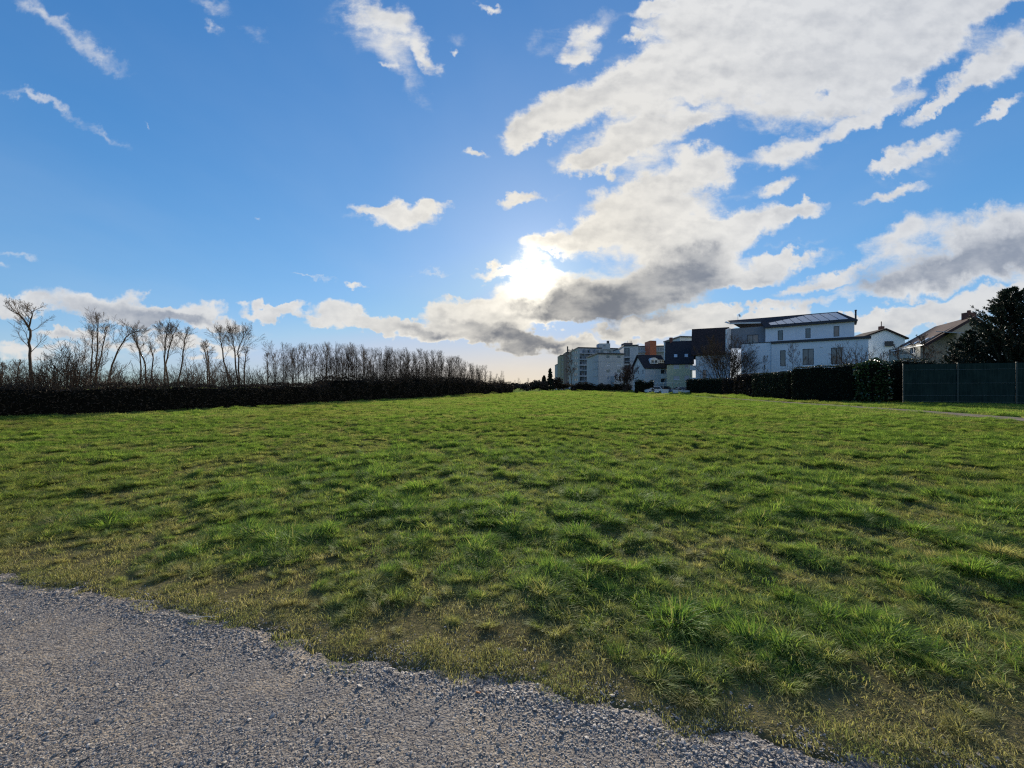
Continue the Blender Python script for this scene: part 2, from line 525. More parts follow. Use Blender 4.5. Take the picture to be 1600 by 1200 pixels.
# one sheet from under the camera to the horizon: rings that widen with distance
NR, NA = 400, 540
rr = np.concatenate([[0.0], 0.35 * (2500 / 0.35) ** (np.linspace(0, 1, NR) ** 1.12)])
th = np.linspace(0, 2 * np.pi, NA, endpoint=False)
# finer angles in front
th = th + 0.55 * np.sin(th - np.pi / 2) * -1 * 0 
RR, TH = np.meshgrid(rr[1:], th, indexing='ij')
GX, GY = RR * np.cos(TH), RR * np.sin(TH)
GZ = height(GX, GY)
TI = lush(GX, GY)
vx = np.concatenate([[0.0], GX.ravel()])
vy = np.concatenate([[0.0], GY.ravel()])
vz = np.concatenate([[-0.03], GZ.ravel()])
ti = np.concatenate([[0.3], TI.ravel()])
idx = 1 + np.arange(NR * NA).reshape(NR, NA)
a_ = idx[:-1, :]
b_ = np.roll(idx, -1, axis=1)[:-1, :]
c_ = np.roll(idx, -1, axis=1)[1:, :]
d_ = idx[1:, :]
quads = np.stack([a_.ravel(), d_.ravel(), c_.ravel(), b_.ravel()], axis=1).tolist()
fan = [[0, int(idx[0, i]), int(idx[0, (i + 1) % NA])] for i in range(NA)]
me = mesh_from('ground', np.stack([vx, vy, vz], 1), quads + fan, [M_FIELD], True, {'tint': ti})
ground = struct('ground', me)


# ---- gravel path ----------------------------------------------------------
def mat_path():
    m, nt, g, out = new_mat('compacted_gravel')
    pos = g.node('ShaderNodeNewGeometry')
    big = g.noise(pos, 0.9, 4.0, 0.55)
    fine = g.noise(pos, 55.0, 5.0, 0.7)
    vor = g.node('ShaderNodeTexVoronoi', {'Vector': pos, 'Scale': 85.0}, out=None)
    vd, vc = vor.outputs[0], vor.outputs[1]
    vor2 = g.node('ShaderNodeTexVoronoi', {'Vector': pos, 'Scale': 190.0}, out=None)
    sc = g.node('ShaderNodeSeparateColor', {0: vc}, out=0)
    big = g.m('ADD', g.m('MULTIPLY', big, 0.55), g.m('MULTIPLY', g.noise(pos, 3.6, 4.0, 0.6), 0.45))
    base = g.mix(g.ss(big, 0.40, 0.62), c4(0.19, 0.163, 0.135), c4(0.35, 0.27, 0.18))
    base = g.mix(g.ss(sc, 0.15, 0.95, 0.0, 0.5), base, c4(0.48, 0.43, 0.37))
    base = g.mix(g.ss(sc, 0.22, 0.0, 0.0, 0.7), base, c4(0.075, 0.07, 0.075))
    base = g.mix(g.ss(fine, 0.62, 0.40, 0.0, 0.62), base, c4(0.085, 0.08, 0.085))
    hgt = g.m('ADD', g.m('MULTIPLY', vd, -0.9), g.m('ADD', g.m('MULTIPLY', vor2.outputs[0], -0.35), g.m('MULTIPLY', fine, 0.8)))
    bn = g.node('ShaderNodeBump', {'Height': hgt, 'Strength': 0.6, 'Distance': 0.007})
    p = g.node('ShaderNodeBsdfPrincipled', {'Base Color': base, 'Roughness': 0.85, 'Specular IOR Level': 0.15, 'Normal': bn})
    nt.links.new(p, out.inputs['Surface'])
    return m


M_PATH = mat_path()


def path_h(x, y):
    return 0.004 + 0.016 * (fbm(x * 1.3, y * 1.3, 51, 3) - 0.5) + 0.004 * (fbm(x * 9, y * 9, 52, 3) - 0.5) 


xs = np.unique(np.concatenate([np.linspace(-60, -7, 90), np.linspace(-7, 2.6, 420), np.linspace(2.6, 40, 90)]))
ss = np.unique(np.concatenate([np.linspace(-3.4, -1.6, 20), np.linspace(-1.6, 0.12, 110)]))
XX, SS = np.meshgrid(xs, ss, indexing='ij')
YY = SS * PN + Y0 - PS * XX
ZZ = path_h(XX, YY)
s_true = s_edge(XX, YY)
ZZ = ZZ - 0.03 * sstep(s_true, -0.16, 0.04) - 0.06 * sstep(SS, -3.25, -3.4)
n1_, n2_ = XX.shape
ii = np.arange(n1_ * n2_).reshape(n1_, n2_)
q_ = np.stack([ii[:-1, :-1].ravel(), ii[1:, :-1].ravel(), ii[1:, 1:].ravel(), ii[:-1, 1:].ravel()], 1)
struct('gravel_path', mesh_from('gravel_path', np.stack([XX.ravel(), YY.ravel(), ZZ.ravel()], 1), q_, [M_PATH], True))


# ---- beaten dirt track along the gardens ----------------------------------
def resample(pts, step):
    out = []
    for (x0, y0), (x1, y1) in zip(pts[:-1], pts[1:]):
        L = math.hypot(x1 - x0, y1 - y0)
        n = max(1, int(L / step))
        for i in range(n):
            t = i / n
            out.append((x0 + (x1 - x0) * t, y0 + (y1 - y0) * t))
    out.append(pts[-1])
    return out


def smooth_pts(pts, it=2):
    for _ in range(it):
        q = [pts[0]]
        for a, b in zip(pts[:-1], pts[1:]):
            q.append((a[0] * .75 + b[0] * .25, a[1] * .75 + b[1] * .25))
            q.append((a[0] * .25 + b[0] * .75, a[1] * .25 + b[1] * .75))
        q.append(pts[-1])
        pts = q
    return pts


M_TRACK = simple_mat('beaten_earth', (0.24, 0.205, 0.155), 1.0, 0.25, 1.8, 0.6, 30.0, spec=0.0)
tp = resample(TRACK, 0.5)
vv, ff = [], []
for i, (x, y) in enumerate(tp):
    x1, y1 = tp[min(i + 1, len(tp) - 1)]
    x0, y0 = tp[max(i - 1, 0)]
    L = math.hypot(x1 - x0, y1 - y0)
    nx, ny = (y1 - y0) / L, -(x1 - x0) / L
    for k in range(7):
        w = (k / 6 - 0.5) * (1.6 + 0.5 * (float(vnoise(i * 0.13, k * 0.0, 61)) - 0.5))
        vv.append((x + nx * w, y + ny * w, 0.02 - (0.02 if k in (0, 6) else 0) + 0.012 * float(vnoise(i * 0.7, k * 1.3, 62))))
for i in range(len(tp) - 1):
    for k in range(6):
        a = i * 7 + k
        ff.append((a, a + 7, a + 8, a + 1))
struct('dirt_track', mesh_from('dirt_track', vv, ff, [M_TRACK], True))


# ================================================================ grass
def blade_clump(name, n, rad, lmin, lmax, wid, lean, seed, square=False, flop=0.0, seg=2, ang0=0.12):
    r = random.Random(seed)
    V, Fc, BR, BT = [], [], [], []
    for i in range(n):
        if square:
            bx, by = (r.random() - .5) * 2 * rad, (r.random() - .5) * 2 * rad
            az = r.random() * 6.283
        else:
            rd = rad * math.sqrt(r.random())
            a = r.random() * 6.283
            bx, by = rd * math.cos(a), rd * math.sin(a)
            az = a + r.gauss(0, 0.7)
        L = lmin + (lmax - lmin) * r.random() ** 1.3
        if not square:
            L *= 1 - 0.35 * (math.hypot(bx, by) / rad)
        ln = lean * (0.35 + 0.9 * r.random()) + (flop if r.random() < 0.3 else 0)
        w = wid * (0.7 + 0.6 * r.random())
        rnd = r.random()
        dx, dy = math.cos(az), math.sin(az)
        tw = az + math.pi / 2 + r.gauss(0, 0.5)
        px, py = math.cos(tw) * w / 2, math.sin(tw) * w / 2
        b0 = len(V)
        x, y, z = bx, by, -0.015
        ang = ang0 * r.uniform(.4, 1.5) + ln * 0.25
        st = L / (seg + 1)
        for k in range(seg + 1):
            ww = 1.0 - 0.28 * k
            V.append((x - px * ww, y - py * ww, z))
            V.append((x + px * ww, y + py * ww, z))
            BR += [rnd, rnd]
            BT += [k / (seg + 1)] * 2
            x += dx * math.sin(ang) * st
            y += dy * math.sin(ang) * st
            z += math.cos(ang) * st
            ang += ln * 0.75
        V.append((x, y, z))
        BR.append(rnd)
        BT.append(1.0)
        for k in range(seg):
            a = b0 + 2 * k
            Fc.append((a, a + 1, a + 3, a + 2))
        a = b0 + 2 * seg
        Fc.append((a, a + 1, a + 2))
    me = mesh_from(name, V, Fc, [M_GRASS], False, {'br': BR, 'bt': BT})
    return bpy.data.objects.new(name, me)


def tussock(name, n, rad, lmin, lmax, wid, seed):
    """a dome of arching blades: upright in the middle, falling outwards at the rim"""
    r = random.Random(seed)
    V, Fc, BR, BT = [], [], [], []
    lop = (r.gauss(0, .25), r.gauss(0, .25))
    for i in range(n):
        q = math.sqrt(r.random())
        a = r.random() * 6.283
        bx_, by_ = rad * q * math.cos(a), rad * q * math.sin(a)
        az = a + r.gauss(0, .55)
        L = (lmin + (lmax - lmin) * r.random()) * (1.08 - .30 * q)
        ang = .10 + .75 * q * r.uniform(.5, 1.2)
        curl = r.uniform(.25, .62)
        w = wid * r.uniform(.55, 1.3)
        dx, dy = math.cos(az) + lop[0], math.sin(az) + lop[1]
        tw = az + math.pi / 2 + r.gauss(0, .45)
        px, py = math.cos(tw) * w / 2, math.sin(tw) * w / 2
        rnd = r.random()
        b0 = len(V)
        x, y, z = bx_, by_, -.02
        st = L / 4
        for k in range(4):
            ww = (1.0, 1.0, .8, .5)[k]
            V.append((x - px * ww, y - py * ww, z))
            V.append((x + px * ww, y + py * ww, z))
            BR += [rnd, rnd]
            BT += [k / 4] * 2
            x += dx * math.sin(ang) * st
            y += dy * math.sin(ang) * st
            z = max(z + math.cos(ang) * st, .004)
            ang = min(ang + curl, 1.9)
        V.append((x, y, z))
        BR.append(rnd)
        BT.append(1.0)
        for k in range(3):
            j = b0 + 2 * k
            Fc.append((j, j + 1, j + 3, j + 2))
        j = b0 + 6
        Fc.append((j, j + 1, j + 2))
    return bpy.data.objects.new(name, mesh_from(name, V, Fc, [M_GRASS], False, {'br': BR, 'bt': BT}))


def instancer(name, protos, pts, rots, scls, idxs, tints, kind_label=None):
    pc = bpy.data.collections.new(name + '_kinds')
    for i, o in enumerate(protos):
        o.name = '%s_kind_%02d' % (name, i)
        pc.objects.link(o)
    me = bpy.data.meshes.new(name)
    me.vertices.add(len(pts))
    me.vertices.foreach_set('co', np.asarray(pts, dtype=np.float32).ravel())
    for nm, ty, dat in (('rot', 'FLOAT_VECTOR', rots), ('scl', 'FLOAT_VECTOR', scls)):
        at = me.attributes.new(nm, ty, 'POINT')
        at.data.foreach_set('vector', np.asarray(dat, dtype=np.float32).ravel())
    at = me.attributes.new('idx', 'INT', 'POINT')
    at.data.foreach_set('value', np.asarray(idxs, dtype=np.int32))
    at = me.attributes.new('tint', 'FLOAT', 'POINT')
    at.data.foreach_set('value', np.asarray(tints, dtype=np.float32))
    o = obj(name, me)
    ng = bpy.data.node_groups.new(name + '_nodes', 'GeometryNodeTree')
    ng.interface.new_socket('Geometry', in_out='INPUT', socket_type='NodeSocketGeometry')
    ng.interface.new_socket('Geometry', in_out='OUTPUT', socket_type='NodeSocketGeometry')
    gi = ng.nodes.new('NodeGroupInput')
    go = ng.nodes.new('NodeGroupOutput')
    iop = ng.nodes.new('GeometryNodeInstanceOnPoints')
    ci = ng.nodes.new('GeometryNodeCollectionInfo')
    ci.inputs['Collection'].default_value = pc
    ci.inputs['Separate Children'].default_value = True
    ci.inputs['Reset Children'].default_value = True

    def attr(nm, ty):
        n = ng.nodes.new('GeometryNodeInputNamedAttribute')
        n.data_type = ty
        n.inputs['Name'].default_value = nm
        return n.outputs['Attribute']
    L = ng.links.new
    L(gi.outputs[0], iop.inputs['Points'])
    L(ci.outputs[0], iop.inputs['Instance'])
    iop.inputs['Pick Instance'].default_value = True
    L(attr('idx', 'INT'), iop.inputs['Instance Index'])
    e2r = ng.nodes.new('FunctionNodeEulerToRotation')
    L(attr('rot', 'FLOAT_VECTOR'), e2r.inputs[0])
    L(e2r.outputs[0], iop.inputs['Rotation'])
    L(attr('scl', 'FLOAT_VECTOR'), iop.inputs['Scale'])
    L(iop.outputs[0], go.inputs[0])
    md = o.modifiers.new('scatter', 'NODES')
    md.node_group = ng
    o['kind'] = 'stuff'
    return o


protos = []
for k in range(6):
    protos.append(tussock('tussock', 330, 0.14, 0.07, 0.22, 0.0066, 100 + k))     # 0-5 tussocks
for k in range(5):
    protos.append(blade_clump('turf', 420, 0.17, 0.03, 0.095, 0.0044, 1.0, 200 + k, square=True, flop=0.5, seg=1, ang0=0.5))   # 6-10
for k in range(4):
    protos.append(blade_clump('dry', 300, 0.17, 0.022, 0.070, 0.0036, 1.7, 300 + k, square=True, flop=0.8, seg=1))   # 11-14
for k in range(2):
    protos.append(blade_clump('strand', 9, 0.10, 0.16, 0.34, 0.0055, 1.1, 400 + k, flop=0.6, seg=3))        # 15-16
for k in range(4):
    protos.append(blade_clump('turf_mid', 700, 0.29, 0.035, 0.10, 0.0062, 1.0, 500 + k, square=True, flop=0.4, seg=1, ang0=0.4))   # 17-20
for k in range(3):
    protos.append(blade_clump('turf_wide', 900, 0.62, 0.05, 0.13, 0.011, 0.8, 600 + k, square=True, flop=0.3, seg=1))    # 21-23
for k in range(3):
    protos.append(blade_clump('turf_far', 2200, 1.5, 0.07, 0.16, 0.022, 0.6, 700 + k, square=True, flop=0.2, seg=1))     # 24-26

P, R_, S_, I_, T_ = [], [], [], [], []


def scatter(x, y, kinds, smin, smax, tint, zs=1.0, zoff=0.0):
    n = len(x)
    if n == 0:
        return
    z = height(x, y) + zoff
    P.append(np.stack([x, y, z], 1))
    tl = 0.22 if kinds[1] == 6 else 0.10
    R_.append(np.stack([rng.normal(0, tl, n), rng.normal(0, tl, n), rng.random(n) * 6.283], 1))
    s = rng.uniform(smin, smax, n) if np.isscalar(smin) else smin + (smax - smin) * rng.random(n)
    zz = s * zs
    S_.append(np.stack([s, s, zz], 1))
    I_.append(rng.integers(kinds[0], kinds[1], n))
    T_.append(tint)


def jgrid(y0, y1, step, xm=1.38):
    """jittered grid over the part of the field in front of the path"""
    ys = np.arange(y0, y1, step)
    X, Y = [], []
    for yv in ys:
        hw = xm * (yv + 0.8) + 0.6
        xs = np.arange(-hw, hw, step)
        X.append(xs + rng.uniform(-.5, .5, len(xs)) * step)
        Y.append(yv + rng.uniform(-.5, .5, len(xs)) * step)
    return np.concatenate(X), np.concatenate(Y)


def ok_field(x, y, margin=0.0, tm=0.62):
    s = s_edge(x, y)
    hl = poly_dist(x, y, HEDGE_L)
    tr = poly_dist(x, y, TRACK)
    return (s > margin) & (hl > 0.3) & (np.abs(tr) > tm) & (tr < 14)


for (y0, y1, step, kinds, tm) in ((0.6, 7.0, 0.19, (6, 11), 0.6), (7.0, 20.0, 0.38, (17, 21), 0.9), (20.0, 60.0, 0.85, (21, 24), 1.25), (60.0, 190.0, 2.2, (24, 27), 1.7)):
    x, y = jgrid(y0, y1, step)
    m = ok_field(x, y, 0.03 if y0 < 5 else 0.2, tm)
    x, y = x[m], y[m]
    l = lush(x, y)
    vg = sstep(poly_dist(x, y, TRACK), 0.4, 2.0)
    t = np.clip(l + rng.normal(0, 0.10, len(l)), 0, 1)
    dry = (l < 0.16 + 0.12 * rng.random(len(l))) & (y0 < 5)
    scatter(x[dry], y[dry], (11, 15), 0.85, 1.2, t[dry] * 0.5, 0.95 + 0.0 * vg[dry])
    g_ = ~dry
    scatter(x[g_], y[g_], kinds, 0.9, 1.15, t[g_], ((0.7 + 0.5 * l + 1.0 * vg) * (1 - 0.6 * sstep(poly_dist(x, y, TRACK), -4.0, -1.5) * (poly_dist(x, y, TRACK) < 0)))[g_])
# tufts standing out of the turf
for (y0, y1, step, sc) in ((0.6, 7.0, 0.17, 0.85), (7.0, 18.0, 0.24, 0.98), (18.0, 40.0, 0.42, 1.25), (40.0, 90.0, 0.95, 1.9)):
    x, y = jgrid(y0, y1, step)
    m = ok_field(x, y, 0.22, 0.95)
    x, y = x[m], y[m]
    l = lush(x, y)
    tu = tuss(x, y)
    verge = sstep(poly_dist(x, y, TRACK), 0.5, 2.2)
    pr = sstep(l, 0.08, 0.34) * (0.40 + 0.60 * tu)
    tr_ = poly_dist(x, y, TRACK)
    worn = sstep(tr_, -5.5, -2.0) * (tr_ < 0)
    pr = np.maximum(pr, verge * 0.6) * (1 - 0.85 * worn)
    k = rng.random(len(x)) < pr
    x, y, l, tu, verge = x[k], y[k], l[k], tu[k], verge[k]
    t = np.clip(0.12 + l * 0.85 + rng.normal(0, 0.22, len(l)), 0, 1)
    sz = sc * (0.26 + 0.55 * l + 0.30 * tu + 0.30 * verge) * (0.70 + 0.65 * rng.random(len(l)) ** 1.5)
    scatter(x, y, (0, 6), sz, sz, t, 1.0 / max(1.0, sc * 0.85))
# small tufts filling the sward between the big ones
for (y0, y1, step, sc) in ((0.6, 6.0, 0.105, 0.44), (6.0, 13.0, 0.17, 0.58), (13.0, 26.0, 0.36, 0.8)):
    x, y = jgrid(y0, y1, step)
    m = ok_field(x, y, 0.10, 0.7)
    x, y = x[m], y[m]
    l = lush(x, y)
    k = (rng.random(len(x)) < (0.22 + 0.75 * sstep(l, 0.04, 0.30))) & (np.abs(poly_dist(x, y, TRACK)) > 3.0)
    x, y, l = x[k], y[k], l[k]
    sz = sc * (0.65 + 0.75 * rng.random(len(l)) ** 1.3) * (0.75 + 0.5 * l)
    scatter(x, y, (0, 6), sz, sz, np.clip(0.10 + l * 0.8 + rng.normal(0, 0.2, len(l)), 0, 1), 0.95)
# single long strands in the near grass
x, y = jgrid(0.6, 9.0, 0.5)
m = ok_field(x, y, 0.1) & (lush(x, y) > 0.15)
scatter(x[m], y[m], (15, 17), 0.6, 1.05, rng.random(m.sum()))
# sparse blades creeping on to the gravel
x, y = jgrid(0.6, 6.0, 0.09)
s = s_edge(x, y)
m = (s > -0.16) & (s < 0.12) & (rng.random(len(x)) < 0.5 * sstep(s, -0.18, 0.02))
scatter(x[m], y[m], (11, 15), 0.35, 0.75, rng.random(m.sum()) * 0.25, zoff=0.012)

grass = instancer('grass', protos, np.concatenate(P), np.concatenate(R_), np.concatenate(S_), np.concatenate(I_), np.concatenate(T_))
grass['label'] = 'tussocky green and straw coloured winter grass covering the open field'
grass['category'] = 'grass'
print('grass instances', sum(len(a) for a in P))


# ---- loose stones on the gravel path --------------------------------------
def mat_stone():
    m, nt, g, out = new_mat('gravel_stone')
    ti = g.node('ShaderNodeAttribute', out=2, attribute_type='INSTANCER', attribute_name='tint')
    pos = g.node('ShaderNodeNewGeometry')
    a = g.mix(g.ss(ti, 0.0, 0.5), c4(0.12, 0.108, 0.10), c4(0.38, 0.34, 0.30))
    a = g.mix(g.ss(ti, 0.5, 0.8), a, c4(0.33, 0.27, 0.20))
    a = g.mix(g.ss(ti, 0.85, 1.0), a, c4(0.52, 0.50, 0.47))
    a = g.mix(g.ss(g.noise(pos, 220.0, 3.0, 0.6), 0.4, 0.7, 0.0, 0.4), a, c4(0.13, 0.13, 0.14))
    p = g.node('ShaderNodeBsdfPrincipled', {'Base Color': a, 'Roughness': 0.7, 'Specular IOR Level': 0.35})
    nt.links.new(p, out.inputs['Surface'])
    return m


M_STONE = mat_stone()


def stone(seed):
    r = random.Random(seed)
    bm = bmesh.new()
    bmesh.ops.create_icosphere(bm, subdivisions=1, radius=0.5)
    ax = (1.0, 0.62 + 0.3 * r.random(), 0.42 + 0.2 * r.random())
    cuts = [(Vector((r.gauss(0, 1), r.gauss(0, 1), r.gauss(0, 1))).normalized(), 0.26 + 0.16 * r.random()) for _ in range(6)]
    for v in bm.verts:
        for n, d in cuts:
            e = v.co.dot(n) - d
            if e > 0:
                v.co -= n * e
        v.co *= 1 + r.uniform(-.08, .08)
        v.co = Vector((v.co.x * ax[0], v.co.y * ax[1], v.co.z * ax[2]))
    me = bpy.data.meshes.new('stone')
    bm.to_mesh(me)
    bm.free()
    me.materials.append(M_STONE)
    return bpy.data.objects.new('stone', me)


stones = [stone(900 + i) for i in range(9)]
NS = 420000
y = 0.9 + 5.5 * rng.random(NS) ** 1.5
x = (rng.random(NS) * 2 - 1) * (1.4 * y + 0.3)
s = s_edge(x, y)
edge_w = np.exp(-((s + 0.16) / 0.13) ** 2)
pt = sstep(fbm(x * 1.7, y * 1.7, 71, 3), 0.42, 0.62)
pr = 0.07 + 0.36 * edge_w + 0.36 * pt
m = (s < 0.02 + 0.35 * rng.random(NS) ** 3) & (s > -2.0) & (rng.random(NS) < pr)
x, y, s, edge_w = x[m], y[m], s[m], edge_w[m]
n = len(x)
sz = 0.0028 + 0.0050 * rng.random(n) ** 2.0 + 0.012 * (rng.random(n) < 0.03) * rng.random(n) + 0.0085 * edge_w * rng.random(n) ** 1.6
zz = np.maximum(path_h(x, y) - 0.03 * sstep(s, -0.16, 0.04), height(x, y)) + sz * 0.05
tn = np.clip(rng.random(n) * 0.98 - 0.30 * edge_w * rng.random(n), 0, 1)
gs = instancer('loose_stones', stones, np.stack([x, y, zz], 1),
               np.stack([rng.normal(0, .35, n), rng.normal(0, .35, n), rng.random(n) * 6.283], 1),
               np.stack([sz * 2.0, sz * 2.0, sz * 1.5], 1), rng.integers(0, 9, n), tn)
gs['label'] = 'loose grey crushed stones scattered over the gravel path and heaped along its edge'
gs['category'] = 'gravel'
print('stones', n)

# ================================================================ buildings
def P3(px, py, d):
    """point in the scene at depth d (metres along +Y) seen at photo pixel px, py"""
    return Vector(((px - 800) / F * d, d, EYE + (HZ - py) / F * d))


def GX_(px, d):
    return (px - 800) / F * d


def bx(bm, x0, x1, y0, y1, z0, z1):
    vs = [bm.verts.new(p) for p in ((x0, y0, z0), (x1, y0, z0), (x1, y1, z0), (x0, y1, z0), (x0, y0, z1), (x1, y0, z1), (x1, y1, z1), (x0, y1, z1))]
    for f in ((0, 3, 2, 1), (4, 5, 6, 7), (0, 1, 5, 4), (1, 2, 6, 5), (2, 3, 7, 6), (3, 0, 4, 7)):
        bm.faces.new([vs[i] for i in f])


def bm_mesh(name, bm, mat, smooth=False):
    me = bpy.data.meshes.new(name)
    bmesh.ops.recalc_face_normals(bm, faces=bm.faces)
    bm.to_mesh(me)
    bm.free()
    for mt in (mat if isinstance(mat, (list, tuple)) else [mat]):
        me.materials.append(mt)
    if smooth:
        me.polygons.foreach_set('use_smooth', [True] * len(me.polygons))
    return me


_P3, _GX = P3, GX_


class Frame:
    """a vertical facade through two ground points; local u runs along it, w points out of the wall"""
    def __init__(self, a, b):
        self.a = Vector((a[0], a[1], 0))
        self.b = Vector((b[0], b[1], 0))
        self.u = (self.b - self.a).normalized()
        self.len = (self.b - self.a).length
        self.n = Vector((self.u.y, -self.u.x, 0))

    def p(self, u, z, w=0.0):
        q = self.a + self.u * u + self.n * w
        return Vector((q.x, q.y, z))

    def uz(self, px, py):
        dx, dz = (px - 800) / F, (HZ - py) / F
        # point (dx*t, t) on the facade line
        den = dx * self.n.x + self.n.y
        t = (self.a.x * self.n.x + self.a.y * self.n.y) / den
        q = Vector((dx * t, t, 0)) - self.a
        return q.dot(self.u), EYE + dz * t

    def box(self, bm, u0, u1, z0, z1, w0, w1):
        vs = [bm.verts.new(self.p(u, z, w)) for u, z, w in ((u0, z0, w0), (u1, z0, w0), (u1, z0, w1), (u0, z0, w1),
                                                             (u0, z1, w0), (u1, z1, w0), (u1, z1, w1), (u0, z1, w1))]
        for f in ((0, 3, 2, 1), (4, 5, 6, 7), (0, 1, 5, 4), (1, 2, 6, 5), (2, 3, 7, 6), (3, 0, 4, 7)):
            bm.faces.new([vs[i] for i in f])

    def wall(self, bm, z0, z1, holes=(), depth=0.18, u0=0.0, u1=None):
        """outer skin of the wall with openings and their reveals; holes are (u0, u1, z0, z1)"""
        u1 = self.len if u1 is None else u1
        holes = [tuple(round(v, 3) for v in h) for h in holes]
        u0, u1, z0, z1 = (round(v, 3) for v in (u0, u1, z0, z1))
        us = sorted({u0, u1} | {h[0] for h in holes} | {h[1] for h in holes})
        zs = sorted({z0, z1} | {h[2] for h in holes} | {h[3] for h in holes})
        cache = {}

        def V(u, z, w=0.0):
            k = (round(u, 4), round(z, 4), w)
            if k not in cache:
                cache[k] = bm.verts.new(self.p(u, z, w))
            return cache[k]
        for a, b in zip(us[:-1], us[1:]):
            for c, d in zip(zs[:-1], zs[1:]):
                mu, mz = (a + b) / 2, (c + d) / 2
                if any(h[0] < mu < h[1] and h[2] < mz < h[3] for h in holes):
                    continue
                bm.faces.new((V(a, c), V(b, c), V(b, d), V(a, d)))
        for a, b, c, d in holes:
            for (p, q) in (((a, c), (b, c)), ((b, c), (b, d)), ((b, d), (a, d)), ((a, d), (a, c))):
                bm.faces.new((V(*p), V(*q), V(*q, -depth), V(*p, -depth)))


def window(fr, root, h, mf, mg, mull=1, sill=None, depth=0.13, fw=0.07, cross=False, door_handle=False):
    """window part (frame) with its pane (and sill) as sub-parts, set in the opening h of a facade"""
    u0, u1, z0, z1 = h
    bm = bmesh.new()
    w1, w0 = -depth + 0.05, -depth
    e = 0.003
    fr.box(bm, u0 + e, u0 + fw, z0 + e, z1 - e, w0, w1)
    fr.box(bm, u1 - fw, u1 - e, z0 + e, z1 - e, w0, w1)
    fr.box(bm, u0 + fw, u1 - fw, z0 + e, z0 + fw, w0, w1)
    fr.box(bm, u0 + fw, u1 - fw, z1 - fw, z1 - e, w0, w1)
    for k in range(1, mull):
        uc = u0 + (u1 - u0) * k / mull
        fr.box(bm, uc - fw * 0.55, uc + fw * 0.55, z0 + fw, z1 - fw, w0, w1 - 0.004)
    win = obj('window', bm_mesh('window', bm, mf), root)
    bm = bmesh.new()
    fr.box(bm, u0 + 0.01, u1 - 0.01, z0 + 0.01, z1 - 0.01, w0 - 0.03, w0 - 0.006)
    obj('pane', bm_mesh('pane', bm, mg), win)
    if sill is not None:
        bm = bmesh.new()
        fr.box(bm, u0 - 0.06, u1 + 0.06, z0 - 0.06, z0 - 0.004, -0.02, 0.08)
        obj('sill', bm_mesh('sill', bm, sill), win)
    return win


def mat_glass(name, col=(0.035, 0.045, 0.06), rough=0.04, blinds=None):
    """window glass seen from outside by day: dark room behind a mirror-like pane"""
    m, nt, g, out = new_mat(name)
    pos = g.node('ShaderNodeNewGeometry')
    base = g.mix(g.ss(g.noise(pos, 0.8, 3.0, 0.5), 0.4, 0.65), c4(*col), c4(col[0] * 2.2, col[1] * 2.1, col[2] * 2.0))
    if blinds:
        sx = g.node('ShaderNodeSeparateXYZ', {0: pos}, out=None)
        w = g.m('FRACT', g.m('MULTIPLY', sx.outputs[2], 9.0))
        base = g.mix(0.8, base, c4(*blinds))
    bn = g.node('ShaderNodeBump', {'Height': g.noise(pos, 1.2, 2.0, 0.5), 'Strength': 0.12, 'Distance': 0.02})
    p = g.node('ShaderNodeBsdfPrincipled', {'Base Color': base, 'Roughness': rough, 'Specular IOR Level': 0.9, 'Normal': bn})
    nt.links.new(p, out.inputs['Surface'])
    return m


def mat_tiles(name, c0, c1, su=3.5):
    """clay or concrete roof tiles: rows by height, far too small to tell apart here"""
    m, nt, g, out = new_mat(name)
    pos = g.node('ShaderNodeNewGeometry')
    s = g.node('ShaderNodeSeparateXYZ', {0: pos}, out=None)
    row = g.m('FRACT', g.m('MULTIPLY', s.outputs[2], su))
    n = g.noise(pos, 2.5, 6.0, 0.65)
    a = g.mix(g.ss(n, 0.3, 0.7), c4(*c0), c4(*c1))
    bn = g.node('ShaderNodeBump', {'Height': g.m('ADD', row, n), 'Strength': 0.6, 'Distance': 0.03})
    p = g.node('ShaderNodeBsdfPrincipled', {'Base Color': a, 'Roughness': 0.8, 'Specular IOR Level': 0.2, 'Normal': bn})
    nt.links.new(p, out.inputs['Surface'])
    return m


M_WHITE = simple_mat('white_render', (0.72, 0.76, 0.82), 0.9, 0.05, 1.2, 0.15, 60, spec=0.2, stain=0.10)
M_WHITE2 = simple_mat('old_white_render', (0.55, 0.57, 0.60), 0.9, 0.08, 0.8, 0.15, 40, spec=0.2, stain=0.22)
M_GREYR = simple_mat('grey_render', (0.24, 0.25, 0.28), 0.9, 0.06, 1.0, 0.15, 60, spec=0.2, stain=0.1)
M_CONC = simple_mat('concrete_panel', (0.33, 0.35, 0.38), 0.85, 0.10, 0.5, 0.1, 20, spec=0.2, stain=0.25)
M_CONC2 = simple_mat('pale_panel', (0.40, 0.42, 0.46), 0.85, 0.07, 0.5, 0.1, 20, spec=0.2, stain=0.18)
M_BLUEP = simple_mat('bluish_balcony_panel', (0.26, 0.31, 0.36), 0.7, 0.12, 0.6, spec=0.3, stain=0.1)
M_BROWNP = simple_mat('brown_cladding', (0.16, 0.125, 0.12), 0.8, 0.15, 0.6, spec=0.2, stain=0.2)
M_TANP = simple_mat('tan_cladding', (0.26, 0.25, 0.20), 0.8, 0.12, 0.6, spec=0.2, stain=0.2)
M_ORANGE = simple_mat('orange_cladding', (0.34, 0.10, 0.055), 0.7, 0.08, 0.6, spec=0.3, stain=0.12)
M_YELLOW = simple_mat('yellow_render', (0.58, 0.55, 0.37), 0.9, 0.06, 0.8, 0.15, 40, spec=0.2, stain=0.15)
M_DARK = simple_mat('anthracite_metal', (0.035, 0.037, 0.045), 0.5, 0.15, 2.0, spec=0.4)
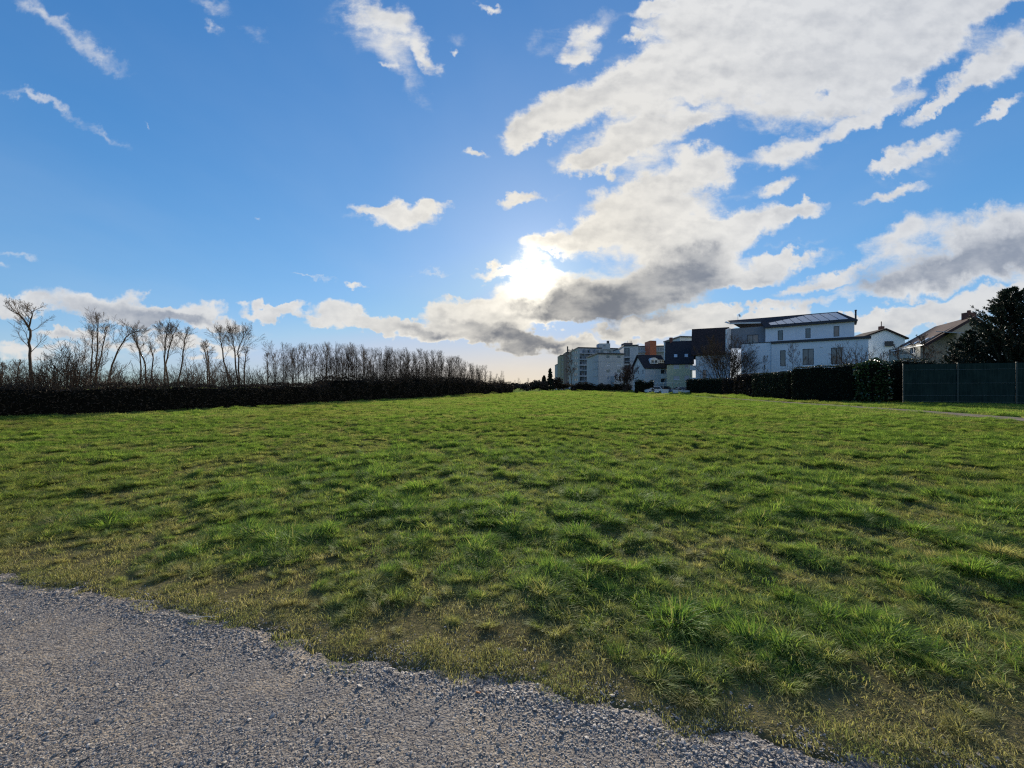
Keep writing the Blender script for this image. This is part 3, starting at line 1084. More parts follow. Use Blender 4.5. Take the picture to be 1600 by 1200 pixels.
M_DARKW = simple_mat('dark_opening', (0.02, 0.022, 0.028), 0.6, 0.2, 1.0, spec=0.4)
M_ROOFT = mat_tiles('brown_roof_tiles', (0.016, 0.012, 0.012), (0.050, 0.034, 0.032))
M_ROOFD = mat_tiles('dark_slate_roof', (0.020, 0.021, 0.028), (0.042, 0.042, 0.05))
M_ROOFR = mat_tiles('red_brown_roof_tiles', (0.035, 0.022, 0.022), (0.075, 0.042, 0.038))
M_GLASS = mat_glass('window_glass')
M_GLASSB = mat_glass('window_with_blind', blinds=(0.33, 0.37, 0.45), rough=0.15)
M_SKYL = simple_mat('skylight_glass', (0.55, 0.60, 0.66), 0.15, 0.05, spec=1.0)
M_SOLAR = simple_mat('solar_glass', (0.40, 0.41, 0.43), 0.16, 0.08, 1.0, spec=1.0)  # base colour lightened to stand in for bright sky mirrored in the panels
M_METAL = simple_mat('galvanised_metal', (0.42, 0.43, 0.45), 0.4, 0.1, 3.0, metal=0.8)
M_WFRAME = simple_mat('white_frame', (0.74, 0.75, 0.77), 0.5, 0.04)
M_BRICK = simple_mat('brick_chimney', (0.16, 0.08, 0.065), 0.9, 0.25, 9.0, spec=0.1)


def slab(bm, pts, t, up=None):
    """thick sheet through a planar polygon, t thick downwards along its normal"""
    n = (pts[1] - pts[0]).cross(pts[2] - pts[0]).normalized()
    if n.z < 0:
        n = -n
    top = [bm.verts.new(p) for p in pts]
    bot = [bm.verts.new(p - n * t) for p in pts]
    bm.faces.new(top)
    bm.faces.new(bot[::-1])
    for i in range(len(pts)):
        j = (i + 1) % len(pts)
        bm.faces.new((top[i], bot[i], bot[j], top[j]))


def body(bm, foot, z0, z1, skip=()):
    """plain prism, faces listed in skip left open"""
    lo = [bm.verts.new((x, y, z0)) for x, y in foot]
    hi = [bm.verts.new((x, y, z1)) for x, y in foot]
    for i in range(len(foot)):
        j = (i + 1) % len(foot)
        if i not in skip:
            bm.faces.new((lo[i], lo[j], hi[j], hi[i]))
    bm.faces.new(hi)


def add_part(root, name, bm, mat, label=None, smooth=False, parent=None):
    o = obj(name, bm_mesh(name, bm, mat, smooth), parent or root)
    if label:
        o['label'] = label
    return o


# ---------------------------------------------------------------- modern white house with solar roof
def modern_house():
    K = 1.35

    def P3(px, py, d):
        return _P3(px, py, d * K)

    def GX_(px, d):
        return _GX(px, d * K)
    root = thing('modern_house', 'modern white rendered house with a row of solar panels on its roof', 'house', (0, 0, 0))
    A, B = (GX_(1205, 58), 58.0 * K), (GX_(1357, 51.5), 51.5 * K)
    fr = Frame(A, B)
    back = -fr.n * 11
    zt = fr.uz(1280, 533)[1]
    # ground and middle storey, front wall with tall windows
    holes = []
    specs = ((1219, 1227.5, 547.5, 572, 1), (1254, 1271.5, 545.5, 570, 2), (1298.5, 1316, 543.5, 568.5, 2), (1219.5, 1227.5, 580, 583.5, 1))
    for (a, b, c, d, mu) in specs:
        u0, z1 = fr.uz(a, c)
        u1, z0 = fr.uz(b, d)
        holes.append((u0, u1, z0, z1))
    bm = bmesh.new()
    fr.wall(bm, 0.0, zt, holes)
    P0, P1 = fr.p(0, 0), fr.p(fr.len, 0)
    Q0, Q1 = P0 + back, P1 + back
    for a, b in ((P1, Q1), (Q1, Q0), (Q0, P0)):
        bm.faces.new([bm.verts.new((p.x, p.y, z)) for p, z in ((a, 0), (b, 0), (b, zt), (a, zt))])
    bm.faces.new([bm.verts.new((p.x, p.y, zt - 0.02)) for p in (P0, P1, Q1, Q0)])
    add_part(root, 'wall', bm, M_WHITE)
    for h, sp in zip(holes, specs):
        window(fr, root, h, M_DARK, M_GLASS, sp[4], fw=0.09)
    # lower wing to the left
    WA, WB = (GX_(1158, 60.5), 60.5 * K), (GX_(1204.6, 58.1), 58.1 * K)
    wf = Frame(WA, WB)
    bm = bmesh.new()
    zw = wf.uz(1180, 536.5)[1]
    foot = [WA, WB, (WB[0] + back.x, WB[1] + back.y), (WA[0] + back.x * .9, WA[1] + back.y * .9)]
    body(bm, foot, 0, zw)
    add_part(root, 'side_wing', bm, M_WHITE, 'plain white blank-walled wing at the left of the house')
    # dark flat roof edge
    bm = bmesh.new()
    fr.box(bm, -0.05, fr.len + 0.35, zt, zt + 0.42, -2.2, 0.30)
    add_part(root, 'roof_edge', bm, M_DARK)
    bm = bmesh.new()
    wf.box(bm, -0.1, wf.len - 0.06, zw, zw + 0.14, -3.0, 0.08)
    add_part(root, 'wing_coping', bm, M_DARK)
    # top storey, set back
    sb = 2.0 * K
    UA = Vector(A + (0,)) - fr.n * sb
    ux0 = Frame((UA.x, UA.y), ((Vector(B + (0,)) - fr.n * sb).x, (Vector(B + (0,)) - fr.n * sb).y))
    ul, zz_ = ux0.uz(1196, 512)
    ur, ze = ux0.uz(1335, 501.5)
    tf = Frame(tuple(ux0.p(ul, 0).xy), tuple(ux0.p(ur, 0).xy))
    ze = (10.33 - EYE) * K + EYE
    holes = []
    sp2 = ((1215.2, 1223.5, 516.5, 531.5), (1258.5, 1266.5, 513.3, 528), (1302.5, 1311.5, 510, 525.5))
    for a, b, c, d in sp2:
        u0, z1 = tf.uz(a, c)
        u1, z0 = tf.uz(b, d)
        holes.append((u0, u1, z0, z1))
    bm = bmesh.new()
    tf.wall(bm, zt - 0.3, ze, holes)
    for (ua, ub, wa, wb) in ((tf.len, tf.len, 0, -6.5), (0, 0, 0, -6.5), (0, tf.len, -6.5, -6.5)):
        bm.faces.new([bm.verts.new(tf.p(u, z, w)) for u, z, w in ((ua, zt - .3, wa), (ub, zt - .3, wb), (ub, ze, wb), (ua, ze, wa))])
    add_part(root, 'top_storey_wall', bm, M_WHITE)
    for h in holes:
        window(tf, root, h, M_DARK, M_GLASS, 1, fw=0.09)
    # recessed grey part to the left with a balcony door
    rA = P3(1141.5, 0, 63.6)
    rB = tf.p(-0.05, 0, -1.3)
    gf = Frame((rA.x, rA.y), (rB.x, rB.y))
    u0, z1 = gf.uz(1167.5, 523.5)
    u1, z0 = gf.uz(1185, 536.6)
    bm = bmesh.new()
    gf.wall(bm, zw - 0.5, ze + 0.35, [(u0, u1, z0, z1)])
    bm.faces.new([bm.verts.new(p) for p in (tf.p(0.0, zt - .3, -1.32), tf.p(0.0, zt - .3, 0.0), tf.p(0.0, ze, 0.0), tf.p(0.0, ze, -1.32))])
    add_part(root, 'recessed_wall', bm, M_GREYR, 'grey rendered wall set back under the roof')
    win = window(gf, root, (u0, u1, z0, z1), M_DARK, M_GLASS, 2, fw=0.09)
    win['label'] = 'wide balcony door in the grey wall'
    # white gable return at the far left
    gA = P3(1136, 0, 62.9)
    gF = Frame((gA.x, gA.y), (rA.x - 0.02, rA.y - 0.02))
    bm = bmesh.new()
    l0 = gF.p(0, 0)
    pts = [(0, zw - 3), (gF.len, zw - 3), (gF.len, ze + 0.3), (0, ze + 1.35)]
    pts = [(0, 0.0), (gF.len, 0.0), (gF.len, ze + 0.45), (0, ze + 0.05)]
    f1 = [bm.verts.new(gF.p(u, z, 0)) for u, z in pts]
    f2 = [bm.verts.new(gF.p(u, z, -0.3)) for u, z in pts]
    bm.faces.new(f1)
    bm.faces.new(f2[::-1])
    for i in range(4):
        j = (i + 1) % 4
        bm.faces.new((f1[i], f2[i], f2[j], f1[j]))
    add_part(root, 'gable_wall', bm, M_WHITE)
    # roof
    eR = tf.p(tf.len + 0.45, ze + 0.02, 0.55)
    eL = tf.p(-0.15, ze + 0.02, 0.55)
    rR = P3(1308.5, 487.0, 58.1)
    zr = rR.z
    rL = Vector((GX_(1137, 66), 66 * K, zr))
    k = P3(1189, 503.0, 61.2)
    eL2 = P3(1141, 504.5, 62.8)
    eL3 = P3(1134.5, 502.2, 63.6)
    bm = bmesh.new()
    th = 0.28
    slab(bm, [eL, eR, rR, Vector((rL.x * .62 + rR.x * .38, rL.y * .62 + rR.y * .38, zr))], th)
    add_part(root, 'roof', bm, M_ROOFD)
    bm = bmesh.new()
    mid = Vector((rL.x * .62 + rR.x * .38, rL.y * .62 + rR.y * .38, zr))
    slab(bm, [eL2, k, eL, mid, rL], 0.26)
    add_part(root, 'roof_extension', bm, M_ROOFD)
    bm = bmesh.new()
    far1 = tf.p(tf.len + 0.45, ze, -6.6)
    far2 = tf.p(-4, ze, -6.6)
    slab(bm, [rR, eR, far1], 0.2)
    slab(bm, [rR, far1, far2, rL], 0.2)
    add_part(root, 'rear_roof', bm, M_ROOFD)
    # fascia boards under the eaves
    bm = bmesh.new()
    tf.box(bm, -0.15, tf.len + 0.45, ze - 0.22, ze + 0.0, 0.30, 0.58)
    add_part(root, 'fascia', bm, M_DARK)
    bm = bmesh.new()
    for a, b in ((eL2, k), (eL2, eL3)):
        slab(bm, [a + Vector((0, 0, .02)), b + Vector((0, 0, .02)), b + Vector((0, .3, .02)), a + Vector((0, .3, .02))], 0.28)
    add_part(root, 'eaves_board', bm, M_WHITE2)
    # ten solar panels lying along the slope
    n = (eR - eL).cross(rR - eL).normalized()
    if n.z < 0:
        n = -n
    O = eL + n * 0.05
    U = (eR - eL).normalized()
    V = n.cross(U)
    if V.z < 0:
        V = -V
    hgt = (rR - eL).dot(V)

    def inpl(px, py):
        d = Vector(((px - 800) / F, 1, (HZ - py) / F))
        c = Vector((0, 0, EYE))
        t = (O - c).dot(n) / d.dot(n)
        q = c + d * t - O
        return q.dot(U), q.dot(V)
    a0, b0 = inpl(1204, 507.5)
    a1, b1 = inpl(1326, 499.2)
    c0, d0 = inpl(1194, 498.5)
    c1, d1 = inpl(1307, 488.6)
    vb, vt = (b0 + b1) / 2, (d0 + d1) / 2
    NPN = 9
    for i in range(NPN):
        bm = bmesh.new()
        q = []
        for (f, e) in ((i / NPN, 0), ((i + 1) / NPN, 0), ((i + 1) / NPN, 1), (i / NPN, 1)):
            g0 = 0.045 if f == i / NPN else -0.045
            uu = (a0 + (a1 - a0) * f) * (1 - e) + (c0 + (c1 - c0) * f) * e + g0 * 1.2
            vv_ = vb + 0.02 if e == 0 else vt - 0.02
            q.append(O + U * uu + V * vv_ + n * 0.05)
        slab(bm, q, 0.045)
        add_part(root, 'solar_panel', bm, M_SOLAR)
    # flue and dish
    bm = bmesh.new()
    c = tf.p(tf.len + 0.2, 0, -1.2)
    bmesh.ops.create_cone(bm, cap_ends=True, segments=10, radius1=.14, radius2=.14, depth=1.9, matrix=Matrix.Translation((c.x, c.y, ze + 0.95)))
    bmesh.ops.create_cone(bm, cap_ends=True, segments=10, radius1=.20, radius2=.16, depth=.18, matrix=Matrix.Translation((c.x, c.y, ze + 1.9)))
    add_part(root, 'chimney', bm, M_DARK)
    dp = P3(1153, 495.5, 65.5)
    bm = bmesh.new()
    bx(bm, dp.x - .03, dp.x + .03, dp.y - .03, dp.y + .03, dp.z - 1.1, dp.z + 0.35)
    dish = add_part(root, 'aerial_mast', bm, M_METAL)
    bm = bmesh.new()
    bmesh.ops.create_cone(bm, cap_ends=True, segments=14, radius1=.34, radius2=.26, depth=.08,
                          matrix=Matrix.Translation((dp.x + .32, dp.y - .1, dp.z + .35)) @ Matrix.Rotation(math.radians(70), 4, 'X') @ Matrix.Rotation(.5, 4, 'Y'))
    o = obj('satellite_dish', bm_mesh('satellite_dish', bm, M_METAL), dish)
    # wall lamp
    u, z = fr.uz(1284, 542)
    bm = bmesh.new()
    fr.box(bm, u - .16, u + .16, z - .08, z + .08, 0.0, 0.12)
    add_part(root, 'wall_lamp', bm, M_WFRAME)
    return root


modern_house()


# ---------------------------------------------------------------- generic pitched house
def quad(bm, pts):
    bm.faces.new([bm.verts.new(p) for p in pts])


def dark_roof_house():
    """house with the very tall dark roof left of the modern one"""
    root = thing('tall_roof_house', 'white house with a very tall dark brown roof beside the modern house', 'house')
    fr = Frame((GX_(1087, 94), 94.0), (GX_(1138, 91.2), 91.2))
    bm = bmesh.new()
    ze = fr.uz(1110, 552)[1]
    dp = 14
    zr = ze + 6.6
    fr.wall(bm, 0, ze + .2)
    Q = [fr.p(0, 0), fr.p(fr.len, 0), fr.p(fr.len, 0, -dp), fr.p(0, 0, -dp)]
    for i in (1, 2, 3):
        a, b = Q[i], Q[(i + 1) % 4]
        quad(bm, [(a.x, a.y, 0), (b.x, b.y, 0), (b.x, b.y, ze + .2), (a.x, a.y, ze + .2)])
    for u in (0.0, fr.len):
        quad(bm, [fr.p(u, ze, 0), fr.p(u, ze, -dp), fr.p(u, zr - .35, -dp / 2)])
    add_part(root, 'wall', bm, M_WHITE2)
    bm = bmesh.new()
    zr = ze + 6.6
    o = 0.55
    e0, e1 = fr.p(-o - .4, ze - .25, o), fr.p(fr.len + o, ze - .25, o)
    r0, r1 = fr.p(-o - .4, zr, -dp / 2), fr.p(fr.len + o, zr, -dp / 2)
    b0, b1 = fr.p(-o - .4, ze - .25, -dp - o), fr.p(fr.len + o, ze - .25, -dp - o)
    slab(bm, [e0, e1, r1, r0], .3)
    slab(bm, [r0, r1, b1, b0], .3)
    roof = add_part(root, 'roof', bm, M_ROOFT)
    # side balconies on the left gable
    for zb in (1.6 + 1.0, 1.6 + 3.8):
        bm = bmesh.new()
        fr.box(bm, -1.25, -0.004, zb, zb + .16, -3.0, -.3)
        fr.box(bm, -1.25, -1.17, zb + .16, zb + 1.05, -3.0, -.3)
        fr.box(bm, -1.17, -0.004, zb + .16, zb + 1.05, -.38, -.3)
        add_part(root, 'balcony', bm, M_WHITE2)
    # patio frame: pergola posts and rails against the wall
    bm = bmesh.new()
    for u in (1.0, 1.9, 2.8):
        fr.box(bm, u, u + .07, 0, 4.3, 1.6, 1.67)
    fr.box(bm, 1.0, 4.4, 3.45, 3.52, 1.58, 1.65)
    fr.box(bm, 1.0, 4.4, 4.22, 4.30, 1.58, 1.65)
    fr.box(bm, 1.0, 4.4, 2.7, 2.77, 1.58, 1.65)
    add_part(root, 'railing', bm, M_DARK)
    for (a, b, c, d) in ((1098, 1103.5, 578, 590), (1115, 1120, 560, 567)):
        u0, z1 = fr.uz(a, c)
        u1, z0 = fr.uz(b, d)
        bm = bmesh.new()
        fr.box(bm, u0, u1, z0, z1, 0.003, .05)
        w = add_part(root, 'window', bm, M_DARK)
        bm = bmesh.new()
        fr.box(bm, u0 + .08, u1 - .08, z0 + .08, z1 - .08, .052, .06)
        add_part(root, 'pane', bm, M_GLASS, parent=w)


dark_roof_house()


def yellow_house():
    root = thing('yellow_house', 'pale yellow house with tall dark roof and two small skylights', 'house')
    d = 105.0
    fr = Frame((GX_(1042, d), d), (GX_(1081, d - 2.2), d - 2.2))
    ze = fr.uz(1060, 567)[1]
    zr = fr.uz(1060, 537.5)[1] + 1.2
    dp = 9
    holes = []
    for a, b, c, dd in ((1052.5, 1061, 569.5, 575.5), (1070, 1076, 569, 575), (1052.5, 1061.5, 587.5, 593.5), (1069.5, 1077, 586.5, 594)):
        u0, z1 = fr.uz(a, c)
        u1, z0 = fr.uz(b, dd)
        holes.append((u0, u1, z0, z1))
    bm = bmesh.new()
    fr.wall(bm, 0, ze + .2, holes)
    Q = [fr.p(0, 0), fr.p(fr.len, 0), fr.p(fr.len, 0, -dp), fr.p(0, 0, -dp)]
    for i in (1, 2, 3):
        a, b = Q[i], Q[(i + 1) % 4]
        quad(bm, [(a.x, a.y, 0), (b.x, b.y, 0), (b.x, b.y, ze + .2), (a.x, a.y, ze + .2)])
    for u in (0.0, fr.len):
        quad(bm, [fr.p(u, ze, 0), fr.p(u, ze, -dp), fr.p(u, zr - .3, -dp / 2)])
    add_part(root, 'wall', bm, M_YELLOW)
    for i, h in enumerate(holes):
        window(fr, root, h, M_WFRAME, (M_GLASSB if i != 1 else M_GLASS), 2 if i in (0,) else 1, sill=M_WFRAME, fw=.07)
    bm = bmesh.new()
    o = .5
    e0, e1 = fr.p(-o, ze - .25, o), fr.p(fr.len + o, ze - .25, o)
    r0, r1 = fr.p(-o, zr, -dp / 2), fr.p(fr.len + o, zr, -dp / 2)
    b0, b1 = fr.p(-o, ze - .25, -dp - o), fr.p(fr.len + o, ze - .25, -dp - o)
    slab(bm, [e0, e1, r1, r0], .3)
    slab(bm, [r0, r1, b1, b0], .3)
    roof = add_part(root, 'roof', bm, M_ROOFD)
    n = (e1 - e0).cross(r0 - e0).normalized()
    n = n if n.z > 0 else -n
    up = (r0 - e0)
    for px, py in ((1055.7, 556.0), (1072.5, 555)):
        u, _ = fr.uz(px, 560)
        t = .34
        c = e0 + fr.u * (u + o) + up * t + n * .03
        a = fr.u * .38
        b = up.normalized() * .5
        bm = bmesh.new()
        slab(bm, [c - a - b + n * .06, c + a - b + n * .06, c + a + b + n * .06, c - a + b + n * .06], .08)
        add_part(root, 'skylight', bm, M_SKYL, parent=roof)
    c = fr.p(.9, zr, -dp / 2)
    bm = bmesh.new()
    bx(bm, c.x - .35, c.x + .35, c.y - .3, c.y + .3, zr - .8, zr + 1.0)
    add_part(root, 'chimney', bm, M_BRICK, parent=roof)
    bm = bmesh.new()
    bmesh.ops.create_cone(bm, cap_ends=True, segments=8, radius1=.06, radius2=.06, depth=ze, matrix=Matrix.Translation(fr.p(fr.len - .3, ze / 2, .08)))
    add_part(root, 'downpipe', bm, M_METAL)


yellow_house()


def gabled_house():
    root = thing('gabled_house', 'white gabled house with dark roof and rounded white dormer', 'house')
    d = 110.0
    # gable wall faces left-front, long wall faces right-front
    gf = Frame((GX_(989.5, d + 4.5), d + 4.5), (GX_(1008, d), d))
    lf = Frame((GX_(1008, d), d), (GX_(1042.5, d + 1.0), d + 1.0))
    ze = gf.uz(1008, 573)[1]
    zr = gf.uz(997, 554.5)[1]
    um = gf.uz(997.5, 560)[0]
    holes = []
    for a, b, c, dd in ((996.6, 998.2, 579, 585), (1003.6, 1005.4, 578, 585), (996.8, 998.4, 592.5, 598), (1003.8, 1005.4, 592.5, 598), (997, 998.2, 566, 570.8)):
        u0, z1 = gf.uz(a, c)
        u1, z0 = gf.uz(b, dd)
        holes.append((u0, u1, z0, z1))
    bm = bmesh.new()
    gf.wall(bm, 0, ze, holes[:4])
    quad(bm, [gf.p(0, ze), gf.p(gf.len, ze), gf.p(um, zr - .25)])
    # long wall with balcony openings
    lh = []
    for a, b, c, dd in ((1032.5, 1041.5, 577.5, 585.5), (1032.8, 1041.0, 592, 597)):
        u0, z1 = lf.uz(a, c)
        u1, z0 = lf.uz(b, dd)
        lh.append((u0, u1, z0, z1))
    lf.wall(bm, 0, ze, lh, depth=1.2)
    bq = gf.p(0, 0) + lf.u * lf.len
    quad(bm, [(bq.x, bq.y, 0), gf.p(0, 0), gf.p(0, ze), (bq.x, bq.y, ze)])
    quad(bm, [lf.p(lf.len, 0), (bq.x, bq.y, 0), (bq.x, bq.y, ze), lf.p(lf.len, ze)])
    add_part(root, 'wall', bm, M_WHITE2)
    for h in holes[:4]:
        window(gf, root, h, M_WFRAME, M_GLASS, 1, fw=.05)
    u0, u1, z0, z1 = holes[4]
    bm = bmesh.new()
    gf.box(bm, u0, u1, z0, z1, .003, .05)
    add_part(root, 'gable_window', bm, M_SKYL)
    for h in lh:
        bm = bmesh.new()
        lf.box(bm, h[0], h[1], h[2], h[3], -1.25, -1.19)
        w = add_part(root, 'balcony_door', bm, M_GLASS)
    h = lh[0]
    bm = bmesh.new()
    lf.box(bm, h[0] - .1, h[1] + .1, h[2] - .9, h[2] + .25, .004, .12)
    add_part(root, 'balcony_parapet', bm, M_WFRAME)
    # roof: ridge runs along the long wall from the gable peak
    off = lf.u * (lf.len + .3)
    o1 = -lf.u * .5
    pk = gf.p(um, zr)
    eR = gf.p(gf.len + .45, ze - .35)
    eL = gf.p(-.45, ze - .35)
    bm = bmesh.new()
    slab(bm, [eR + o1, eR + off, pk + off, pk + o1], .25)
    slab(bm, [eL + o1, eL + off, pk + off, pk + o1], .25)
    roof = add_part(root, 'roof', bm, M_ROOFD)
    # round-topped dormer
    u0, zc = lf.uz(1017, 568)
    u1, _ = lf.uz(1029.5, 568)
    zt = lf.uz(1023, 558.5)[1]
    bm = bmesh.new()
    pts = [(u0, zc), (u1, zc)]
    zm = zc + (zt - zc) * .35
    for k in range(9):
        a = math.pi * k / 8
        pts.append(((u0 + u1) / 2 + (u1 - u0) / 2 * math.cos(a), zm + (zt - zm) * math.sin(a) ** .8))
    f1 = [bm.verts.new(lf.p(u, z, -.35)) for u, z in pts]
    f2 = [bm.verts.new(lf.p(u, z, -4.2)) for u, z in pts]
    bm.faces.new(f1)
    for i in range(len(pts)):
        j = (i + 1) % len(pts)
        bm.faces.new((f1[i], f2[i], f2[j], f1[j]))
    dorm = add_part(root, 'dormer', bm, M_WFRAME, 'round-topped white dormer', parent=roof)
    bm = bmesh.new()
    for f0, f1_ in ((.14, .44), (.56, .86)):
        a, b = u0 + (u1 - u0) * f0, u0 + (u1 - u0) * f1_
        lf.box(bm, a, b, zc + .25, zm + .35, -.34, -.30)
    add_part(root, 'dormer_window', bm, M_GLASS, parent=roof)
    u0, zc = lf.uz(1030.6, 567)
    u1, _ = lf.uz(1039, 567)
    zt = lf.uz(1035, 562)[1]
    bm = bmesh.new()
    lf.box(bm, u0, u1, zc, zt, -3.6, -.6)
    add_part(root, 'small_dormer', bm, M_WFRAME, parent=roof)
    bm = bmesh.new()
    lf.box(bm, u0 + .3, u0 + .75, zc + .2, zt - .12, -.596, -.56)
    lf.box(bm, u0 + .95, u1 - .1, zc + .2, zt - .12, -.596, -.56)
    add_part(root, 'small_dormer_window', bm, M_GLASS, parent=roof)


gabled_house()


# ---------------------------------------------------------------- distant apartment blocks
def block(name, label, pts, ztop, mat, depth_m, fronts=(), cat='apartment block', roof_mat=None, roof_over=.3, roof_t=.5):
    """pts: facade corners on the ground seen from here, left to right. fronts: {segment: window list of pixel rects}"""
    root = thing(name, label, cat)
    bm = bmesh.new()
    frs = []
    wins = []
    for i in range(len(pts) - 1):
        fr = Frame(pts[i], pts[i + 1])
        frs.append(fr)
        holes = []
        for r in (fronts[i] if i < len(fronts) and fronts[i] else []):
            u0, z1 = fr.uz(r[0], r[2])
            u1, z0 = fr.uz(r[1], r[3])
            u0, u1 = max(.05, u0), min(fr.len - .05, u1)
            holes.append((u0, u1, max(.1, z0), min(z1, ztop - .1)))
            wins.append((fr, holes[-1], r[4] if len(r) > 4 else 'w'))
        fr.wall(bm, 0, ztop, holes, depth=.25)
    a, b = Vector(pts[0] + (0,)), Vector(pts[-1] + (0,))
    back = Vector((0, depth_m, 0))
    for p, q in ((b, b + back), (b + back, a + back), (a + back, a)):
        quad(bm, [(p.x, p.y, 0), (q.x, q.y, 0), (q.x, q.y, ztop), (p.x, p.y, ztop)])
    loop = [Vector(p + (ztop - .05,)) for p in pts] + [b + back + Vector((0, 0, ztop - .05)), a + back + Vector((0, 0, ztop - .05))]
    quad(bm, loop)
    add_part(root, 'wall', bm, mat)
    # roof slab
    bm = bmesh.new()
    cx = sum(p.x for p in loop) / len(loop)
    cy = sum(p.y for p in loop) / len(loop)
    lp = []
    for p in loop:
        v = Vector((p.x - cx, p.y - cy, 0))
        v = v.normalized() * roof_over
        lp.append(Vector((p.x + v.x, p.y + v.y, ztop + roof_t)))
    slab(bm, lp, roof_t)
    add_part(root, 'roof', bm, roof_mat or M_DARK)
    for fr, h, k in wins:
        if k == 'w':
            window(fr, root, h, M_WFRAME, M_GLASS, 1, fw=.08, depth=.2)
        elif k == 'b':
            window(fr, root, h, M_WFRAME, M_GLASSB, 1, fw=.14, depth=.2)
        elif k == 'd':
            window(fr, root, h, M_DARK, M_GLASS, 4, fw=.12, depth=.2)
    return root, frs


def top(py, d):
    return EYE + (HZ - py) / F * d


def bp(fr, root, a, b, c, d, w0, w1, mat, name):
    u0, z1 = fr.uz(a, c)
    u1, z0 = fr.uz(b, d)
    bm = bmesh.new()
    fr.box(bm, u0, u1, z0, z1, w0, w1)
    return add_part(root, name, bm, mat)


def apartments():
    # long slab block far behind with the orange lift tower
    r, f = block('long_apartment_block', 'long low grey apartment block behind the orange tower', [(GX_(994, 215), 215.), (GX_(1042, 212), 212.)],
                 top(541.5, 213), M_CONC, 14, [[(997.5 + 3.9 * k, 1000.6 + 3.9 * k, 543.7, 548, 'w') for k in range(3)] +
                                               [(1027 + 3.8 * k, 1030 + 3.8 * k, 543.7, 548, 'w') for k in range(4)]], roof_t=.5)
    bp(f[0], r, 996, 1042, 549, 550.6, .01, 1.0, M_BLUEP, 'balcony')
    r2 = thing('orange_stair_tower', 'bright orange stair tower rising above the grey flats', 'tower')
    fa = Frame((GX_(1008.3, 214), 214.), (GX_(1015.6, 206), 206.))
    fb = Frame((GX_(1015.6, 206), 206.), (GX_(1025.5, 207), 207.))
    bm = bmesh.new()
    zt = top(533.2, 206)
    for fr in (fa, fb):
        fr.wall(bm, 0, zt)
    q = [fa.p(0, 0), fb.p(0, 0), fb.p(fb.len, 0), fb.p(fb.len, 0) + Vector((0, 8, 0)), fa.p(0, 0) + Vector((0, 1, 0))]
    quad(bm, [(p.x, p.y, zt) for p in q])
    for i in (2, 3, 4):
        a, b = q[i], q[(i + 1) % 5]
        quad(bm, [(a.x, a.y, 0), (b.x, b.y, 0), (b.x, b.y, zt), (a.x, a.y, zt)])
    add_part(r2, 'wall', bm, M_ORANGE)
    bm = bmesh.new()
    slab(bm, [Vector((p.x, p.y, zt + .35)) for p in q], .34)
    add_part(r2, 'parapet', bm, M_ORANGE)

    # brown blocks at the far left
    r, f = block('brown_apartment_block', 'narrow grey-brown tower block farthest left of the flats', [(GX_(870, 262), 262.), (GX_(877, 255), 255.)],
                 top(569.5, 258), M_BLUEP, 12, [[(871 + 3 * (k % 2), 873 + 3 * (k % 2), 572 + 6 * (k // 2), 575 + 6 * (k // 2), 'w') for k in range(8)]])
    r, f = block('tan_apartment_block', 'tan tower block beside the narrow grey-brown one', [(GX_(875.2, 246), 246.), (GX_(885.5, 240), 240.)],
                 top(555.5, 243), M_TANP, 14, [[(877 + 4 * (k % 2), 879.6 + 4 * (k % 2), 560 + 6.2 * (k // 2), 563.4 + 6.2 * (k // 2), 'w') for k in range(12)]])
    r, f = block('dark_brown_apartment_block', 'dark brown tower block with aerials on its roof', [(GX_(884.6, 232), 232.), (GX_(896.8, 226), 226.)],
                 top(550.7, 229), M_BROWNP, 14, [[(886.4 + 5 * (k % 2), 889.6 + 5 * (k % 2), 555 + 6.2 * (k // 2), 558.4 + 6.2 * (k // 2), 'w') for k in range(14)]])
    for px, tp, w in ((886.8, 541.2, .35), (889, 545.5, .2), (894.2, 545, .25), (897, 546, .12)):
        bm = bmesh.new()
        c = P3(px, 551, 233)
        bx(bm, c.x - w, c.x + w, c.y - w, c.y + w, c.z - 1, top(tp, 233))
        if w < .3:
            bx(bm, c.x - w * 5, c.x + w * 5, c.y - .06, c.y + .06, top(tp, 233) - .9, top(tp, 233) - .7)
        add_part(r, 'aerial', bm, M_DARK)

    # big block with long balconies
    A, B, C = (GX_(895.2, 205), 205.), (GX_(903.5, 190), 190.), (GX_(972, 196), 196.)
    w1 = []
    rows = [(547.0, 551.6), (556.6, 560.6), (565.2, 569.4), (573.6, 577.8), (582.4, 586.4), (591.0, 595.0)]
    for i, (a, b) in enumerate(rows):
        for k in range(9 if i == 0 else 4):
            x0 = 905.0 + k * 6.6
            w1.append((x0, x0 + 4.6, a, b, 'w' if (k + i) % 3 else 'b'))
    w0 = [(897.0 + 3.0 * (k % 2), 898.8 + 3.0 * (k % 2), 549 + 8.6 * (k // 2), 552.5 + 8.6 * (k // 2), 'w') for k in range(12)]
    r, f = block('balcony_apartment_block', 'grey blue apartment block with six stacked rows of long balconies', [A, B, C], top(544.2, 191), M_CONC, 14, [w0, w1])
    for i, (a, b) in enumerate(rows):
        x1 = 968 if i == 0 else 930
        bp(f[1], r, 903.0, x1, b, b + 2.6, .05, 1.5, M_BLUEP if i % 2 else M_CONC2, 'balcony')
    for k, x in enumerate((903.3, 911.6, 920.0, 928.4)):
        bp(f[1], r, x, x + .5, 546, 606, .02, 1.46, M_CONC, 'divider')
    c0 = P3(936, 543.8, 193)
    c1 = P3(953.5, 543.8, 193)
    bm = bmesh.new()
    bx(bm, c0.x, c1.x, 193, 199, top(546, 193), top(536.6, 193))
    ph = add_part(r, 'roof_house', bm, M_CONC2)
    bm = bmesh.new()
